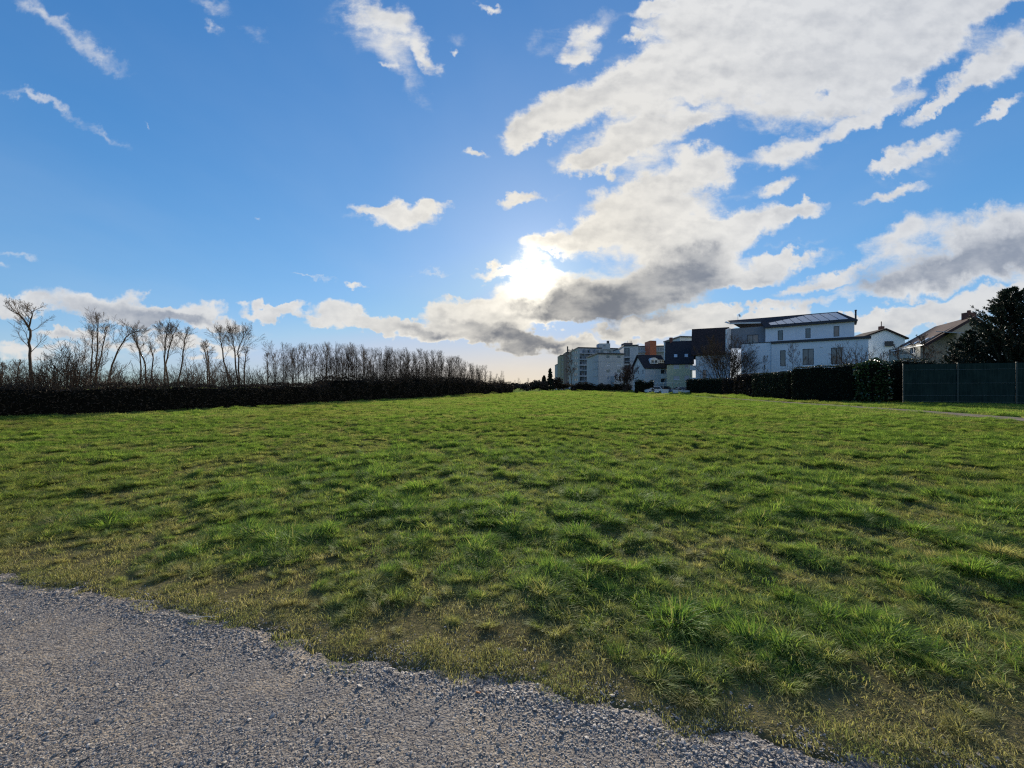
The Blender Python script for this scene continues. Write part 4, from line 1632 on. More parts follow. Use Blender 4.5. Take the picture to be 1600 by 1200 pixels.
    bx(bm, P3(949.2, 0, 193).x, P3(952.4, 0, 193).x, 193.5, 195, top(536.6, 193), top(532.1, 193))
    add_part(r, 'chimney', bm, M_DARK, parent=ph)
    bm = bmesh.new()
    bx(bm, P3(943, 0, 193).x, P3(946, 0, 193).x, 192.9, 193.0, top(541, 193), top(539, 193))
    add_part(r, 'window', bm, M_GLASS, parent=ph)

    # stair tower of the flats
    A, B = (GX_(974.5, 162), 162.), (GX_(997, 160), 160.)
    r, f = block('stair_tower_block', 'pale grey stair tower with a tall dark glass strip', [(GX_(966.5, 176), 176.), A, B], top(540.6, 161), M_CONC2, 10,
                 [[], [(975.4, 984, 544.0, 556.8, 'd'), (975.4, 984, 559.2, 568, 'd'), (975.4, 984, 570.6, 579, 'd')]], roof_t=.45, roof_over=.5)
    bm = bmesh.new()
    bx(bm, P3(976, 0, 163).x, P3(988.5, 0, 163).x, 163, 168, top(541, 163), top(535.6, 163))
    ph = add_part(r, 'roof_house', bm, M_BROWNP)
    bm = bmesh.new()
    for px in (981, 984.6, 986.5):
        x = P3(px, 0, 164).x
        bx(bm, x - .06, x + .06, 164, 164.1, top(536, 164), top(532.3, 164))
    add_part(r, 'aerial', bm, M_DARK, parent=ph)
    bp(f[1], r, 974.3, 997.2, 564.0, 564.6, .003, .05, M_BLUEP, 'panel_joint')

    # four storey white block in front
    A, B, C = (GX_(925.8, 158), 158.), (GX_(934, 148), 148.), (GX_(974.2, 151), 151.)
    wn = []
    for i, yy in enumerate((555.0, 566.2, 577.6, 588.6)):
        for k, xx in enumerate((947.6, 964.3)):
            wn.append((xx, xx + 5.4, yy, yy + 5.3, 'w' if (i, k) not in ((1, 0), (3, 0), (1, 1)) else 'b'))
    r, f = block('white_apartment_block', 'pale four storey apartment block with two columns of small windows', [A, B, C], top(553.4, 149), M_CONC2, 12,
                 [[], wn], roof_t=.45, roof_over=.7)
    for yy in (565.0, 576.2, 587.6):
        bp(f[1], r, 934.1, 974, yy, yy + .55, .004, .05, M_BLUEP, 'panel_joint')
        bp(f[0], r, 926, 933.9, yy, yy + .55, .004, .05, M_BLUEP, 'panel_joint')
    bp(f[1], r, 934.3, 935.0, 554, 600, .004, .06, M_BLUEP, 'downpipe')
    bp(f[1], r, 954.8, 966.0, 588, 604, .05, 2.2, M_CONC2, 'porch')
    bp(f[1], r, 933.9, 954.2, 600.6, 611, .06, .10, M_DARKW, 'garage_door')

    # white block partly behind the dark roofs
    A, B, C = (GX_(1052.3, 126), 126.), (GX_(1062.5, 120), 120.), (GX_(1082, 121), 121.)
    r, f = block('roof_top_flat', 'white flat roofed upper flat showing behind the dark roofs', [A, B, C], top(527.4, 121), M_WHITE2, 8,
                 [[], [(1063.2, 1071.5, 530.8, 537, 'b')]], roof_t=.35, roof_over=.4)


apartments()


# ---------------------------------------------------------------- two houses at the right
def right_houses():
    root = thing('small_gabled_house', 'white gabled house with dark roof edge right of the modern house', 'house')
    d = 80.0
    fr = Frame((GX_(1340, d), d), (GX_(1414, d - 2), d - 2))
    ze = fr.uz(1358, 527)[1]
    um, zp = fr.uz(1383, 513)
    ur, zr_ = fr.uz(1410, 525)
    bm = bmesh.new()
    fr.wall(bm, 0, min(ze, zr_) - .2)
    zb = min(ze, zr_) - .2
    quad(bm, [fr.p(0, zb), fr.p(fr.len, zb), fr.p(um, zp - .2)])
    add_part(root, 'wall', bm, M_WHITE)
    back = -fr.n * 9
    bm = bmesh.new()
    eL, eR, pk = fr.p(-.6, zb - .15, .4), fr.p(fr.len + .5, zb - .15, .4), fr.p(um, zp, .4)
    slab(bm, [eL, pk, pk + back, eL + back], .28)
    slab(bm, [eR, pk, pk + back, eR + back], .28)
    roof = add_part(root, 'roof', bm, M_ROOFT)
    c = fr.p(um, zp, -1.2)
    bm = bmesh.new()
    bx(bm, c.x - .35, c.x + .35, c.y - .3, c.y + .3, zp - .6, zp + .55)
    bx(bm, c.x - .05, c.x + .05, c.y - .05, c.y + .05, zp + .55, zp + 1.5)
    add_part(root, 'chimney', bm, M_BRICK, parent=roof)
    bp(fr, root, 1382, 1394, 533.5, 541, .003, .4, M_DARK, 'balcony')

    root = thing('low_roof_house', 'cream house with long red brown roof and three skylights', 'house')
    # eaves face the camera-left, gable faces right-front
    A, B = (GX_(1389, 56), 56.), (GX_(1438, 47.5), 47.5)
    lf = Frame(A, B)
    gfar = (GX_(1540, 50.5), 50.5)
    gf = Frame(B, gfar)
    ze = lf.uz(1438, 536)[1]
    holes = []
    for a, b, c, dd in ((1396, 1404, 545, 551), (1422, 1430, 541, 552)):
        u0, z1 = lf.uz(a, c)
        u1, z0 = lf.uz(b, dd)
        holes.append((u0, u1, z0, z1))
    gh = []
    for a, b, c, dd in ((1480, 1488, 541, 556),):
        u0, z1 = gf.uz(a, c)
        u1, z0 = gf.uz(b, dd)
        gh.append((u0, u1, z0, z1))
    bm = bmesh.new()
    lf.wall(bm, 0, ze, holes)
    gf.wall(bm, 0, ze, gh)
    um, zr = gf.uz(1512, 494.5)
    uu = um
    quad(bm, [gf.p(0, ze), gf.p(gf.len, ze), gf.p(gf.len, ze + (zr - ze) * max(0, 1 - (gf.len - uu) / uu)), gf.p(uu, zr - .35)])
    M_CREAM = simple_mat('cream_render', (0.42, 0.40, 0.35), 0.9, 0.08, .8, .15, 40, spec=.2, stain=.2)
    add_part(root, 'wall', bm, M_CREAM)
    for h in holes:
        window(lf, root, h, M_WFRAME, M_GLASS, 2, fw=.08)
    for h in gh:
        window(gf, root, h, M_WFRAME, M_GLASSB, 1, fw=.08)
    bm = bmesh.new()
    o = gf.n * .7
    e1 = gf.p(-.6, ze - .25) + o
    r1 = gf.p(uu, zr) + o
    alongv = (Vector(A + (0,)) - Vector(B + (0,)))
    e0 = e1 + alongv * 1.06
    r0 = r1 + alongv * 1.06
    dn = gf.p(uu * 2 + .6, ze - .25) + o
    slab(bm, [e0, e1, r1, r0], .3)
    slab(bm, [r0, r1, dn, dn + alongv * 1.06], .3)
    roof = add_part(root, 'roof', bm, M_ROOFR)
    bm = bmesh.new()
    slab(bm, [e0 + Vector((0, 0, .05)), e1 + Vector((0, 0, .05)), e1 + Vector((-.12, -.10, .05)), e0 + Vector((-.12, -.10, .05))], .14)
    add_part(root, 'gutter', bm, M_WFRAME, parent=roof)
    U = (e1 - e0).normalized()
    L = (e1 - e0).length
    up = (r1 - e1)
    n = U.cross(up).normalized()
    n = n if n.z > 0 else -n
    for fu, fv, w, h in ((.55, .17, .26, .055), (.74, .20, .26, .085), (.88, .215, .26, .085), (.36, .12, .22, .08)):
        c = e0 + U * L * fu + up * fv + n * .03
        a, b = U * w, up * h
        bm = bmesh.new()
        slab(bm, [c - a - b + n * .06, c + a - b + n * .06, c + a + b + n * .06, c - a + b + n * .06], .08)
        add_part(root, 'skylight', bm, M_SKYL if fu > .4 else M_GLASS, parent=roof)
    c = r0.lerp(r1, .86)
    bm = bmesh.new()
    bx(bm, c.x - .55, c.x + .55, c.y - .35, c.y + .35, c.z - .7, c.z + .55)
    bx(bm, c.x - .12, c.x + .12, c.y - .12, c.y + .12, c.z + .55, c.z + .85)
    add_part(root, 'chimney', bm, M_BRICK, parent=roof)
    # awning over the terrace on the gable side
    u0, z0 = gf.uz(1462, 524)
    u1, z1 = gf.uz(1496, 521)
    bm = bmesh.new()
    slab(bm, [gf.p(u0, z0, 2.4), gf.p(u1, z0, 2.4), gf.p(u1, z0 + .5, .02), gf.p(u0, z0 + .5, .02)], .08)
    add_part(root, 'awning', bm, simple_mat('awning_cloth', (.45, .42, .38), .9, .1))


right_houses()

# ================================================================ trees
def mat_bark(name, c0, c1):
    m, nt, g, out = new_mat(name)
    pos = g.node('ShaderNodeNewGeometry')
    n = g.noise(g.v('MULTIPLY', pos, (6, 6, 1.5)), 2.0, 5.0, 0.6)
    a = g.mix(g.ss(n, .3, .7), c4(*c0), c4(*c1))
    p = g.node('ShaderNodeBsdfPrincipled', {'Base Color': a, 'Roughness': 0.9, 'Specular IOR Level': 0.15})
    nt.links.new(p, out.inputs['Surface'])
    return m


def mat_leaf(name, c0, c1, rough=0.6, trans=0.15, spec=0.3):
    m, nt, g, out = new_mat(name)
    br = g.node('ShaderNodeAttribute', out=2, attribute_type='GEOMETRY', attribute_name='br')
    pos = g.node('ShaderNodeNewGeometry')
    n = g.noise(pos, 1.3, 3.0, 0.5)
    a = g.mix(br, c4(*c0), c4(*c1))
    a = g.mix(g.ss(n, .45, .7, 0, .5), a, c4(c0[0] * .8, c0[1] * .7, c0[2] * .7))
    p = g.node('ShaderNodeBsdfPrincipled', {'Base Color': a, 'Roughness': rough, 'Specular IOR Level': spec})
    t = g.node('ShaderNodeBsdfTranslucent', {'Color': a})
    mx = g.node('ShaderNodeMixShader', {0: trans, 1: p, 2: t})
    nt.links.new(mx, out.inputs['Surface'])
    return m


M_BARK = mat_bark('bark', (0.055, 0.038, 0.026), (0.12, 0.082, 0.055))
M_BARKR = mat_bark('reddish_twigs', (0.045, 0.028, 0.024), (0.09, 0.055, 0.045))
M_HEDGE = mat_leaf('conifer_hedge', (0.014, 0.022, 0.011), (0.040, 0.054, 0.026))
M_HEDGEB = mat_leaf('brown_hedge', (0.016, 0.012, 0.009), (0.040, 0.030, 0.022))
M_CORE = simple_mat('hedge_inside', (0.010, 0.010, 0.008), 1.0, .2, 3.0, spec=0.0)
M_LAUREL = mat_leaf('laurel_leaf', (0.016, 0.036, 0.012), (0.045, 0.085, 0.026), 0.35, .1, .6)
M_CONIF = mat_leaf('conifer_spray', (0.010, 0.019, 0.012), (0.026, 0.042, 0.024), 0.6, .12)
M_BRUSH = mat_leaf('dry_thicket', (0.026, 0.021, 0.015), (0.095, 0.070, 0.050), .8, .1, .1)


class Tubes:
    def __init__(self):
        self.V, self.F = [], []

    def tube(self, pts, r0, r1, sides=3):
        n = len(pts)
        base = len(self.V)
        for i, p in enumerate(pts):
            a = pts[min(i + 1, n - 1)] - pts[max(i - 1, 0)]
            if a.length < 1e-6:
                a = Vector((0, 0, 1))
            a.normalize()
            s = a.cross(Vector((0.31, 0.95, 0.05)))
            if s.length < 0.1:
                s = a.cross(Vector((1, 0, 0)))
            s.normalize()
            t = a.cross(s)
            r = r0 + (r1 - r0) * i / (n - 1)
            for k in range(sides):
                an = 2 * math.pi * k / sides
                q = p + (s * math.cos(an) + t * math.sin(an)) * r
                self.V.append((q.x, q.y, q.z))
        for i in range(n - 1):
            for k in range(sides):
                a = base + i * sides + k
                b = base + i * sides + (k + 1) % sides
                self.F.append((a, b, b + sides, a + sides))

    def mesh(self, name, mat):
        return mesh_from(name, self.V, self.F, [mat], True)


def rv(r, s=1.0):
    return Vector((r.gauss(0, s), r.gauss(0, s), r.gauss(0, s)))


def branch(T, r, p, d, L, rad, lvl, cfg, sides=3):
    """grow one branch with children"""
    n = 5 if lvl > 0 else 3
    pts = [p.copy()]
    q = p.copy()
    dd = d.normalized()
    st = L / n
    dirs = []
    for i in range(n):
        dd = (dd + rv(r, cfg['wob']) + Vector((0, 0, cfg['up'] * (0.5 + 0.5 * i / n)))).normalized()
        q = q + dd * st
        pts.append(q.copy())
        dirs.append(dd.copy())
    T.tube(pts, rad, max(rad * 0.35, cfg['rmin']), sides)
    if lvl <= 0:
        return
    nb = cfg['n'][lvl]
    for k in range(nb):
        f = cfg['f0'] + (1 - cfg['f0']) * (k + r.random()) / nb
        i = min(n - 1, int(f * n))
        t = f * n - i
        b = pts[i].lerp(pts[i + 1], t)
        ax = dirs[i]
        s = ax.cross(rv(r)).normalized()
        ang = math.radians(r.uniform(*cfg['ang']))
        cd = ax * math.cos(ang) + s * math.sin(ang)
        cl = L * r.uniform(*cfg['len']) * (1.0 - 0.45 * f)
        branch(T, r, b, cd, cl, max(rad * 0.5 * (1 - .4 * f), cfg['rmin']), lvl - 1, cfg)
    # the leader forks at its end
    for k in range(2):
        s = dirs[-1].cross(rv(r)).normalized()
        cd = dirs[-1] * .9 + s * .45
        branch(T, r, pts[-1], cd, L * .38, max(rad * .4, cfg['rmin']), max(0, lvl - 1), cfg)


CFG = dict(wob=.10, up=.10, n={3: 6, 2: 5, 1: 4}, f0=.25, ang=(25, 55), len=(.45, .75), rmin=.0055)


def tree_meshes(seed, H, crown0=.45, spread=.30, rad=None, trunk=None, cfg=None, nb=9, lvl=2, up=.10, wide=(30, 60), lead=.22):
    """bare tree with its foot at the origin; trunk: list of (x, y, z) or None"""
    r = random.Random(seed)
    c = dict(CFG)
    c.update(cfg or {})
    c['up'] = up
    rad = rad or H * .011
    if trunk is None:
        lean = rv(r, .035)
        trunk = [Vector((0, 0, -.2))]
        q = Vector((0, 0, 0))
        for i in range(7):
            q = q + Vector((lean.x + r.gauss(0, .03), lean.y + r.gauss(0, .03), 1)) * H * .8 / 7
            trunk.append(q.copy())
    TT = Tubes()
    TT.tube(trunk, rad, rad * .42, 6)
    TB = Tubes()
    n = len(trunk) - 1
    top_ = trunk[-1]
    for k in range(nb):
        f = crown0 + (1 - crown0) * (k + r.random() * .9) / nb
        i = min(n - 1, int(f * n))
        b = trunk[i].lerp(trunk[i + 1], f * n - i)
        az = k * 2.4 + r.random()
        el = math.radians(90 - r.uniform(*wide) * (1.1 - .4 * f))
        d = Vector((math.cos(az) * math.cos(el), math.sin(az) * math.cos(el), math.sin(el)))
        L = H * spread * (.8 if lead < .2 else 1) * r.uniform(.7, 1.15) * (1.15 - .55 * (f - crown0) / (1 - crown0))
        branch(TB, r, b, d, L, rad * .42 * (1.2 - f), lvl, c)
    dd = (trunk[-1] - trunk[-2]).normalized()
    for k in range(3):
        branch(TB, r, top_, dd + rv(r, .22), H * lead, rad * .36, lvl, c)
    return TT.mesh('trunk', M_BARK), TB.mesh('crown', M_BARK)


def put_tree(name, label, cat, meshes, x, y, z=0.0, rz=0.0, s=1.0, group=None):
    root = thing(name, label, cat, (x, y, z), group, rz)
    root.scale = (s, s, s)
    t = obj('trunk', meshes[0], root)
    c = obj('crown', meshes[1], root)
    return root


def copy_tree(src, label, x, y, z, rz, s, group=None):
    r = src.copy()
    COL.objects.link(r)
    r.location = (x, y, z)
    r.rotation_euler = (0, 0, rz)
    r.scale = (s, s, s) if not isinstance(s, tuple) else s
    if label:
        r['label'] = label
    if group:
        r['group'] = group
    elif 'group' in r:
        del r['group']
    for ch in SRC_CHILDREN[src.name]:
        c = ch.copy()
        COL.objects.link(c)
        c.parent = r
    return r


SRC_CHILDREN = {}


def px_trunk(pts, d, ox):
    """trunk polyline given in photo pixels, standing at depth d, as offsets from foot (ox, d)"""
    r = random.Random(int(pts[0][0]))
    out = []
    for i, (px, py) in enumerate(pts):
        p = P3(px, py, d)
        out.append(Vector((p.x - ox, r.gauss(0, .12) * (i > 0), max(p.z, -.2))))
    # smooth: subdivide
    q = []
    for a, b in zip(out[:-1], out[1:]):
        for k in range(3):
            q.append(a.lerp(b, k / 3) + rv(r, .02))
    q.append(out[-1])
    return q


# tall single trees that rise above the left thicket
hero = [
    # trunk pixel path, depth, spread, crown start, branches, label
    ([(54, 640), (52, 607), (50, 575), (47, 545), (45, 516), (38, 500), (33, 492)], 34, .22, .42, 9, (40, 80), 'tall lone bare tree nearest the left edge with wide drooping limbs'),
    ([(46, 517), (50, 500), (54, 488)], 34, None, None, None, None, None),
    ([(141, 640), (141, 604), (143, 560), (146, 528)], 38, .26, .45, 7, (20, 50), 'thin bare stem at the left of the close pair under the long cloud'),
    ([(148, 640), (149, 604), (151, 560), (153, 528), (155, 512)], 38, .30, .45, 9, (20, 50), 'taller bare tree of the close pair under the long cloud'),
    ([(150, 640), (152, 600), (157, 555), (163, 525)], 39, .24, .5, 7, (20, 50), 'bare tree leaning right from the foot of the close pair'),
    ([(170, 640), (172, 605), (177, 570), (184, 550), (196, 528), (205, 520)], 36, .26, .5, 8, (25, 65), 'crooked bare tree leaning strongly to the right'),
    ([(218, 640), (219, 600), (218, 560), (216, 540)], 40, .26, .45, 7, (20, 50), 'straight thin bare tree just right of the crooked leaning one'),
    ([(230, 640), (229, 600), (224, 570), (218, 545), (212, 528)], 40, .28, .55, 8, (20, 55), 'bare tree bending left, with a fan of branches at its top'),
    ([(237, 640), (237, 600), (237, 560), (237, 548)], 42, .16, .5, 6, (15, 35), 'thinnest small bare tree left of the dark double crowned pair'),
    ([(255, 640), (256, 605), (257, 570), (258, 540), (258, 524)], 38, .30, .5, 11, (15, 45), 'bare tree with thick dark trunk and the densest upright crown'),
    ([(264, 640), (265, 605), (261, 570), (266, 540), (271, 525)], 38.5, .28, .55, 9, (15, 45), 'bare tree whose stem curves close against the thick dark trunk'),
    ([(277, 640), (279, 603), (284, 570), (286, 548), (291, 530)], 39, .30, .55, 10, (20, 55), 'bare tree curving right with wide crown beside the densest crown'),
    ([(325, 640), (325, 600), (322, 570), (318, 548)], 41, .26, .35, 10, (20, 55), 'shorter bare tree with feathery low branches between the two wide crowns'),
    ([(331, 640), (329, 600), (325, 565), (321, 545)], 42, .22, .4, 7, (20, 55), 'slim bare tree directly behind the shorter feathery one'),
    ([(359, 640), (358, 600), (353, 565), (348, 540), (344, 528)], 39, .26, .5, 9, (20, 60), 'bare tree leaning slightly left, next to the widest fan crown'),
    ([(370, 640), (370, 603), (368, 565), (368, 545), (364, 528)], 38, .30, .6, 10, (20, 50), 'left stem of the two that carry the widest fan crown'),
    ([(373, 640), (373, 603), (373, 565), (372, 548), (379, 528)], 38, .33, .6, 12, (25, 60), 'right stem of the two that carry the widest fan crown'),
    ([(382, 640), (382, 603), (381, 575), (382, 555)], 40, .24, .45, 7, (15, 45), 'low bare tree just right of the widest fan crown'),
    ([(418, 640), (418, 600), (417, 575), (416, 562)], 43, .22, .4, 7, (15, 45), 'small bare tree standing in the gap before the dense row'),
    ([(26, 640), (26, 600), (27, 585), (26, 572)], 38, .26, .25, 8, (25, 60), 'low bushy bare tree at the far left edge'),
    ([(6, 640), (6, 600), (5, 585), (3, 575)], 36, .26, .25, 8, (25, 60), 'low bare tree cut by the left edge of the picture'),
]
prev = None
for i, (pts, d, sp, c0, nb, wide, label) in enumerate(hero):
    if label is None:
        # second leader of the previous tree
        fx = prev.location.x
        tr = px_trunk(pts, d, fx)
        H = 3.0
        TT, TB = Tubes(), Tubes()
        TT.tube(tr, .07, .035, 5)
        rr_ = random.Random(5)
        for k in range(7):
            b = tr[min(len(tr) - 1, 1 + k)]
            branch(TB, rr_, b, Vector((rr_.gauss(0, .6), rr_.gauss(0, .6), .8)), .8, .03, 2, CFG)
        o1 = obj('trunk_fork', TT.mesh('trunk_fork', M_BARK), prev)
        o2 = obj('crown', TB.mesh('crown', M_BARK), prev)
        continue
    fx = P3(pts[0][0], 604, d).x
    tr = px_trunk(pts, d, fx)
    tr[0].z = -.2
    H = tr[-1].z * 1.22
    ms = tree_meshes(1000 + i, H, crown0=c0, spread=sp, rad=.085 if i else .12, trunk=tr, nb=nb, wide=wide, lead=.11, cfg=dict(rmin=.0065))
    prev = put_tree('bare_tree', label, 'tree', ms, fx, d)

# kinds for the dense row and for the undergrowth
ROWG = 'slender bare trees in the dense row left of centre'
row_src = []
for k in range(10):
    H = 9.0
    ms = tree_meshes(2000 + k, H, crown0=.42 if k % 2 else .30, spread=.26, rad=.085, nb=10, wide=(18, 60), up=.12, cfg=dict(rmin=.0085, n={3: 5, 2: 5, 1: 4}))
    row_src.append(ms)


def along(pts, t):
    seg = [(math.hypot(b[0] - a[0], b[1] - a[1])) for a, b in zip(pts[:-1], pts[1:])]
    tot = sum(seg)
    s = t * tot
    for (a, b), L in zip(zip(pts[:-1], pts[1:]), seg):
        if s <= L:
            f = s / L
            return a[0] + (b[0] - a[0]) * f, a[1] + (b[1] - a[1]) * f
        s -= L
    return pts[-1]


def tz(px, py, d):
    return EYE + (HZ - py) / F * d


# silhouette of the dense row: photo column -> top row
sil = [(400, 565), (425, 545), (440, 540), (500, 543), (550, 545), (600, 551), (650, 553), (700, 559), (735, 568), (770, 583), (800, 594)]


def sil_top(px):
    return float(np.interp(px, [s[0] for s in sil], [s[1] for s in sil]))


# depth of the thicket front for a photo column
def hedge_depth(px):
    best = None
    for (x0, y0), (x1, y1) in zip(HEDGE_L[:-1], HEDGE_L[1:]):
        for t in np.linspace(0, 1, 12):
            x, y = x0 + (x1 - x0) * t, y0 + (y1 - y0) * t
            if y > 1:
                p = 800 + F * x / y
                if best is None or abs(p - px) < best[0]:
                    best = (abs(p - px), y)
    return best[1]


def row_label(px):
    return ('slender bare tree at the open left end of the dense row' if px < 500 else
            'slender bare tree in the tall left half of the dense row' if px < 590 else
            'slender dark bare tree in the closely packed middle of the dense row' if px < 680 else
            'slender bare tree where the dense row starts to drop in height' if px < 740 else
            'small bare tree at the low far end of the dense row')


def bush_label(px):
    return ('twiggy bare bush at the far left around the lone tree' if px < 66 else
            'large rounded bare bush right of the lone tree' if px < 140 else
            'twiggy bare bush below the crooked and the close paired trees' if px < 250 else
            'twiggy bare bush below the densest crown and its neighbours' if px < 340 else
            'twiggy bare bush below and right of the widest fan crown')


r = random.Random(77)
first = {}
nrow = 0
for i in range(175):
    px = 424 + (792 - 424) * ((i + 4 * r.random()) / 179) ** 0.92
    if px < 560 and r.random() < .45 - .25 * (px - 424) / 136:
        continue
    d = hedge_depth(px) + 2.0 + r.random() * 9
    x = GX_(px, d)
    h = (tz(px, sil_top(px) + r.uniform(-7, 24 if i % 3 else 2), d))
    k = r.randrange(10)
    s = max(.35, h / 9.6)
    if k not in first:
        src = put_tree('slender_tree', row_label(px), 'tree', row_src[k], x, d, 0, r.random() * 6.28, s, ROWG)
        first[k] = src
        SRC_CHILDREN[src.name] = [c for c in src.children]
    else:
        copy_tree(first[k], row_label(px), x, d, 0, r.random() * 6.28, (s * r.uniform(.8, 1.1),) * 2 + (s,), ROWG)
    nrow += 1

# saplings and bushes between and below the tall trees
def bush_meshes(seed, H, stems=12, spread=.55, mat=None, rmin=.006, lvl=2):
    r = random.Random(seed)
    TT, TB = Tubes(), Tubes()
    c = dict(CFG)
    c.update(wob=.13, up=.10, rmin=rmin, n={3: 4, 2: 4, 1: 4})
    for k in range(stems):
        az = r.random() * 6.28
        tilt = r.uniform(.05, spread)
        d = Vector((math.cos(az) * tilt, math.sin(az) * tilt, 1)).normalized()
        b = Vector((math.cos(az), math.sin(az), 0)) * r.random() * H * .10
        L = H * r.uniform(.45, .72)
        p1 = b + d * L * .3
        TT.tube([b - Vector((0, 0, .1)), p1], H * .012, H * .009, 4)
        branch(TB, r, p1, d, L * .8, H * .008, lvl, c)
    return TT.mesh('stems', mat or M_BARK), TB.mesh('crown', mat or M_BARK)


bush_src = [bush_meshes(3000 + k, 4.0, 10, .6 if k % 2 else .3, rmin=.0065) for k in range(6)]


def put_bush(label, cat, ms, x, y, s, rz=0.0, group=None, name='bare_bush'):
    root = thing(name, label, cat, (x, y, 0), group, rz)
    root.scale = (s, s, s)
    obj('stems', ms[0], root)
    obj('crown', ms[1], root)
    return root


BG = 'bare bushes growing behind the dark left thicket'
bfirst = {}
for i in range(80):
    px = -190 + 640 * (i + r.random()) / 80
    d = hedge_depth(px) + 1.5 + r.random() * 8
    big = 1.0 if not (75 < px < 140) else 1.35
    if px > 140:
        big = .85 + .25 * r.random()
    s = big * tz(px, 566 + r.uniform(-8, 22), d) / 4.0
    k = r.randrange(6)
    x = GX_(px, d)
    if k not in bfirst:
        src = put_bush(bush_label(px), 'bush', bush_src[k], x, d, s, r.random() * 6, BG)
        bfirst[k] = src
        SRC_CHILDREN[src.name] = [c for c in src.children]
    else:
        copy_tree(bfirst[k], bush_label(px), x, d, 0, r.random() * 6.28, s, BG)
BG2 = 'dark bare bushes at the foot of the dense tree row'
for i in range(60):
    px = 450 + 350 * (i + r.random()) / 60
    d = hedge_depth(px) + .6 + r.random() * 5
    s = tz(px, np.interp(px, [450, 560, 640, 700, 760, 800], [590, 582, 576, 578, 592, 600]) + r.uniform(-4, 8), d) / 4.0
    k = r.randrange(6)
    copy_tree(bfirst[k], 'dark bare bush at the foot of the dense tree row', GX_(px, d), d, 0, r.random() * 6.28, (s * 1.2, s * 1.2, s), BG2)


# ================================================================ hedges
def leafy(path, h0, h1, w, mat, leaf=.07, dens=90, seed=1, rough=.12, core=True, closed=True, top_wob=.08, twig=False, zprof=None):
    """leaf mesh wrapped on a wall-shaped hedge that follows path; returns (core mesh, leaf mesh)"""
    r = np.random.default_rng(seed)
    pts = [Vector((p[0], p[1], 0)) for p in path]
    L = [(b - a).length for a, b in zip(pts[:-1], pts[1:])]
    tot = sum(L)

    def at(s):
        for (a, b), l in zip(zip(pts[:-1], pts[1:]), L):
            if s <= l:
                u = (b - a) / l
                return a + u * s, u
            s -= l
        u = (pts[-1] - pts[-2]).normalized()
        return pts[-1], u
    V, Fc, BR = [], [], []
    area = tot * (h0 + h1) + tot * w + w * (h0 + h1)
    n = int(area * dens)
    for _ in range(n):
        s = r.random() * tot
        H = h0 + (h1 - h0) * s / tot
        H *= 1 + top_wob * (float(vnoise(s * .8, seed, 5)) - .5) * 2
        if zprof:
            H *= zprof(s / tot)
        side = r.random() * (2 * H + w)
        c, u = at(s)
        nn = Vector((u.y, -u.x, 0))
        bul = rough * (float(vnoise(s * 1.5, side * 1.5, seed + 9)) - .3) + r.normal(0, .035)
        if side < H:
            p = c + nn * (w / 2 + bul) + Vector((0, 0, side))
            nor = nn
        elif side < H + w:
            p = c + nn * (side - H - w / 2) + Vector((0, 0, H + bul))
            nor = Vector((0, 0, 1))
        else:
            p = c - nn * (w / 2 + bul) + Vector((0, 0, side - H - w))
            nor = -nn
        if r.random() < .06:
            e = -u if r.random() < .5 else u
            p = (pts[0] if e.dot(u) < 0 else pts[-1]) + e * bul + nn * (r.random() - .5) * w + Vector((0, 0, r.random() * H))
            nor = e
        d = (nor * .6 + Vector((r.normal(0, .6), r.normal(0, .6), r.normal(0, .5) + .25))).normalized()
        sd = d.cross(Vector((r.normal(), r.normal(), r.normal()))).normalized()
        ll = leaf * (0.6 + .8 * r.random())
        ww = ll * (.16 if twig else .42)
        b = len(V)
        V += [tuple(p - sd * ww * .3), tuple(p + d * ll * .5 - sd * ww), tuple(p + d * ll), tuple(p + d * ll * .5 + sd * ww)]
        Fc.append((b, b + 1, b + 2, b + 3))
        q = r.random()
        BR += [q] * 4
    leafm = mesh_from('foliage', V, Fc, [mat], False, {'br': BR})
    # inner body
    CV, CF = [], []
    m = max(2, int(tot / .6))
    for i in range(m + 1):
        s = tot * i / m
        c, u = at(min(s, tot - 1e-4))
        nn = Vector((u.y, -u.x, 0))
        H = h0 + (h1 - h0) * s / tot
        H *= 1 + top_wob * (float(vnoise(s * .8, seed, 5)) - .5) * 2
        if zprof:
            H *= zprof(s / tot)
        a = w / 2 - .06
        for k, (x_, z_) in enumerate(((a, -.1), (a + .03, H * .5), (a - .05, H - .12), (0, H - .05), (-a + .05, H - .12), (-a - .03, H * .5), (-a, -.1))):
            j = .06 * (float(vnoise(s * 2.2, k * 3.1, seed + 3)) - .5)
            p = c + nn * (x_ + j)
            CV.append((p.x, p.y, z_ + (j if z_ > 0 else 0)))
    for i in range(m):
        for k in range(6):
            a = i * 7 + k
            CF.append((a, a + 7, a + 8, a + 1))
    CF.append(tuple(range(7)))
    CF.append(tuple(range(m * 7 + 6, m * 7 - 1, -1)))
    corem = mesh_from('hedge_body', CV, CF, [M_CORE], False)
    return corem, leafm


def hedge(name, label, cat, *a, **k):
    c, l = leafy(*a, **k)
    x = sum(p[0] for p in a[0]) / len(a[0])
    y = sum(p[1] for p in a[0]) / len(a[0])
    for me in (c, l):
        me.transform(Matrix.Translation((-x, -y, 0)))
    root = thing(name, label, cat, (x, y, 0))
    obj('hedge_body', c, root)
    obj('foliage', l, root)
    return root


# left thicket: one long dark unbroken band
def off(pts, d):
    out = []
    for i, p in enumerate(pts):
        a = pts[max(0, i - 1)]
        b = pts[min(len(pts) - 1, i + 1)]
        L = math.hypot(b[0] - a[0], b[1] - a[1])
        out.append((p[0] - (b[1] - a[1]) / L * d, p[1] + (b[0] - a[0]) / L * d))
    return out


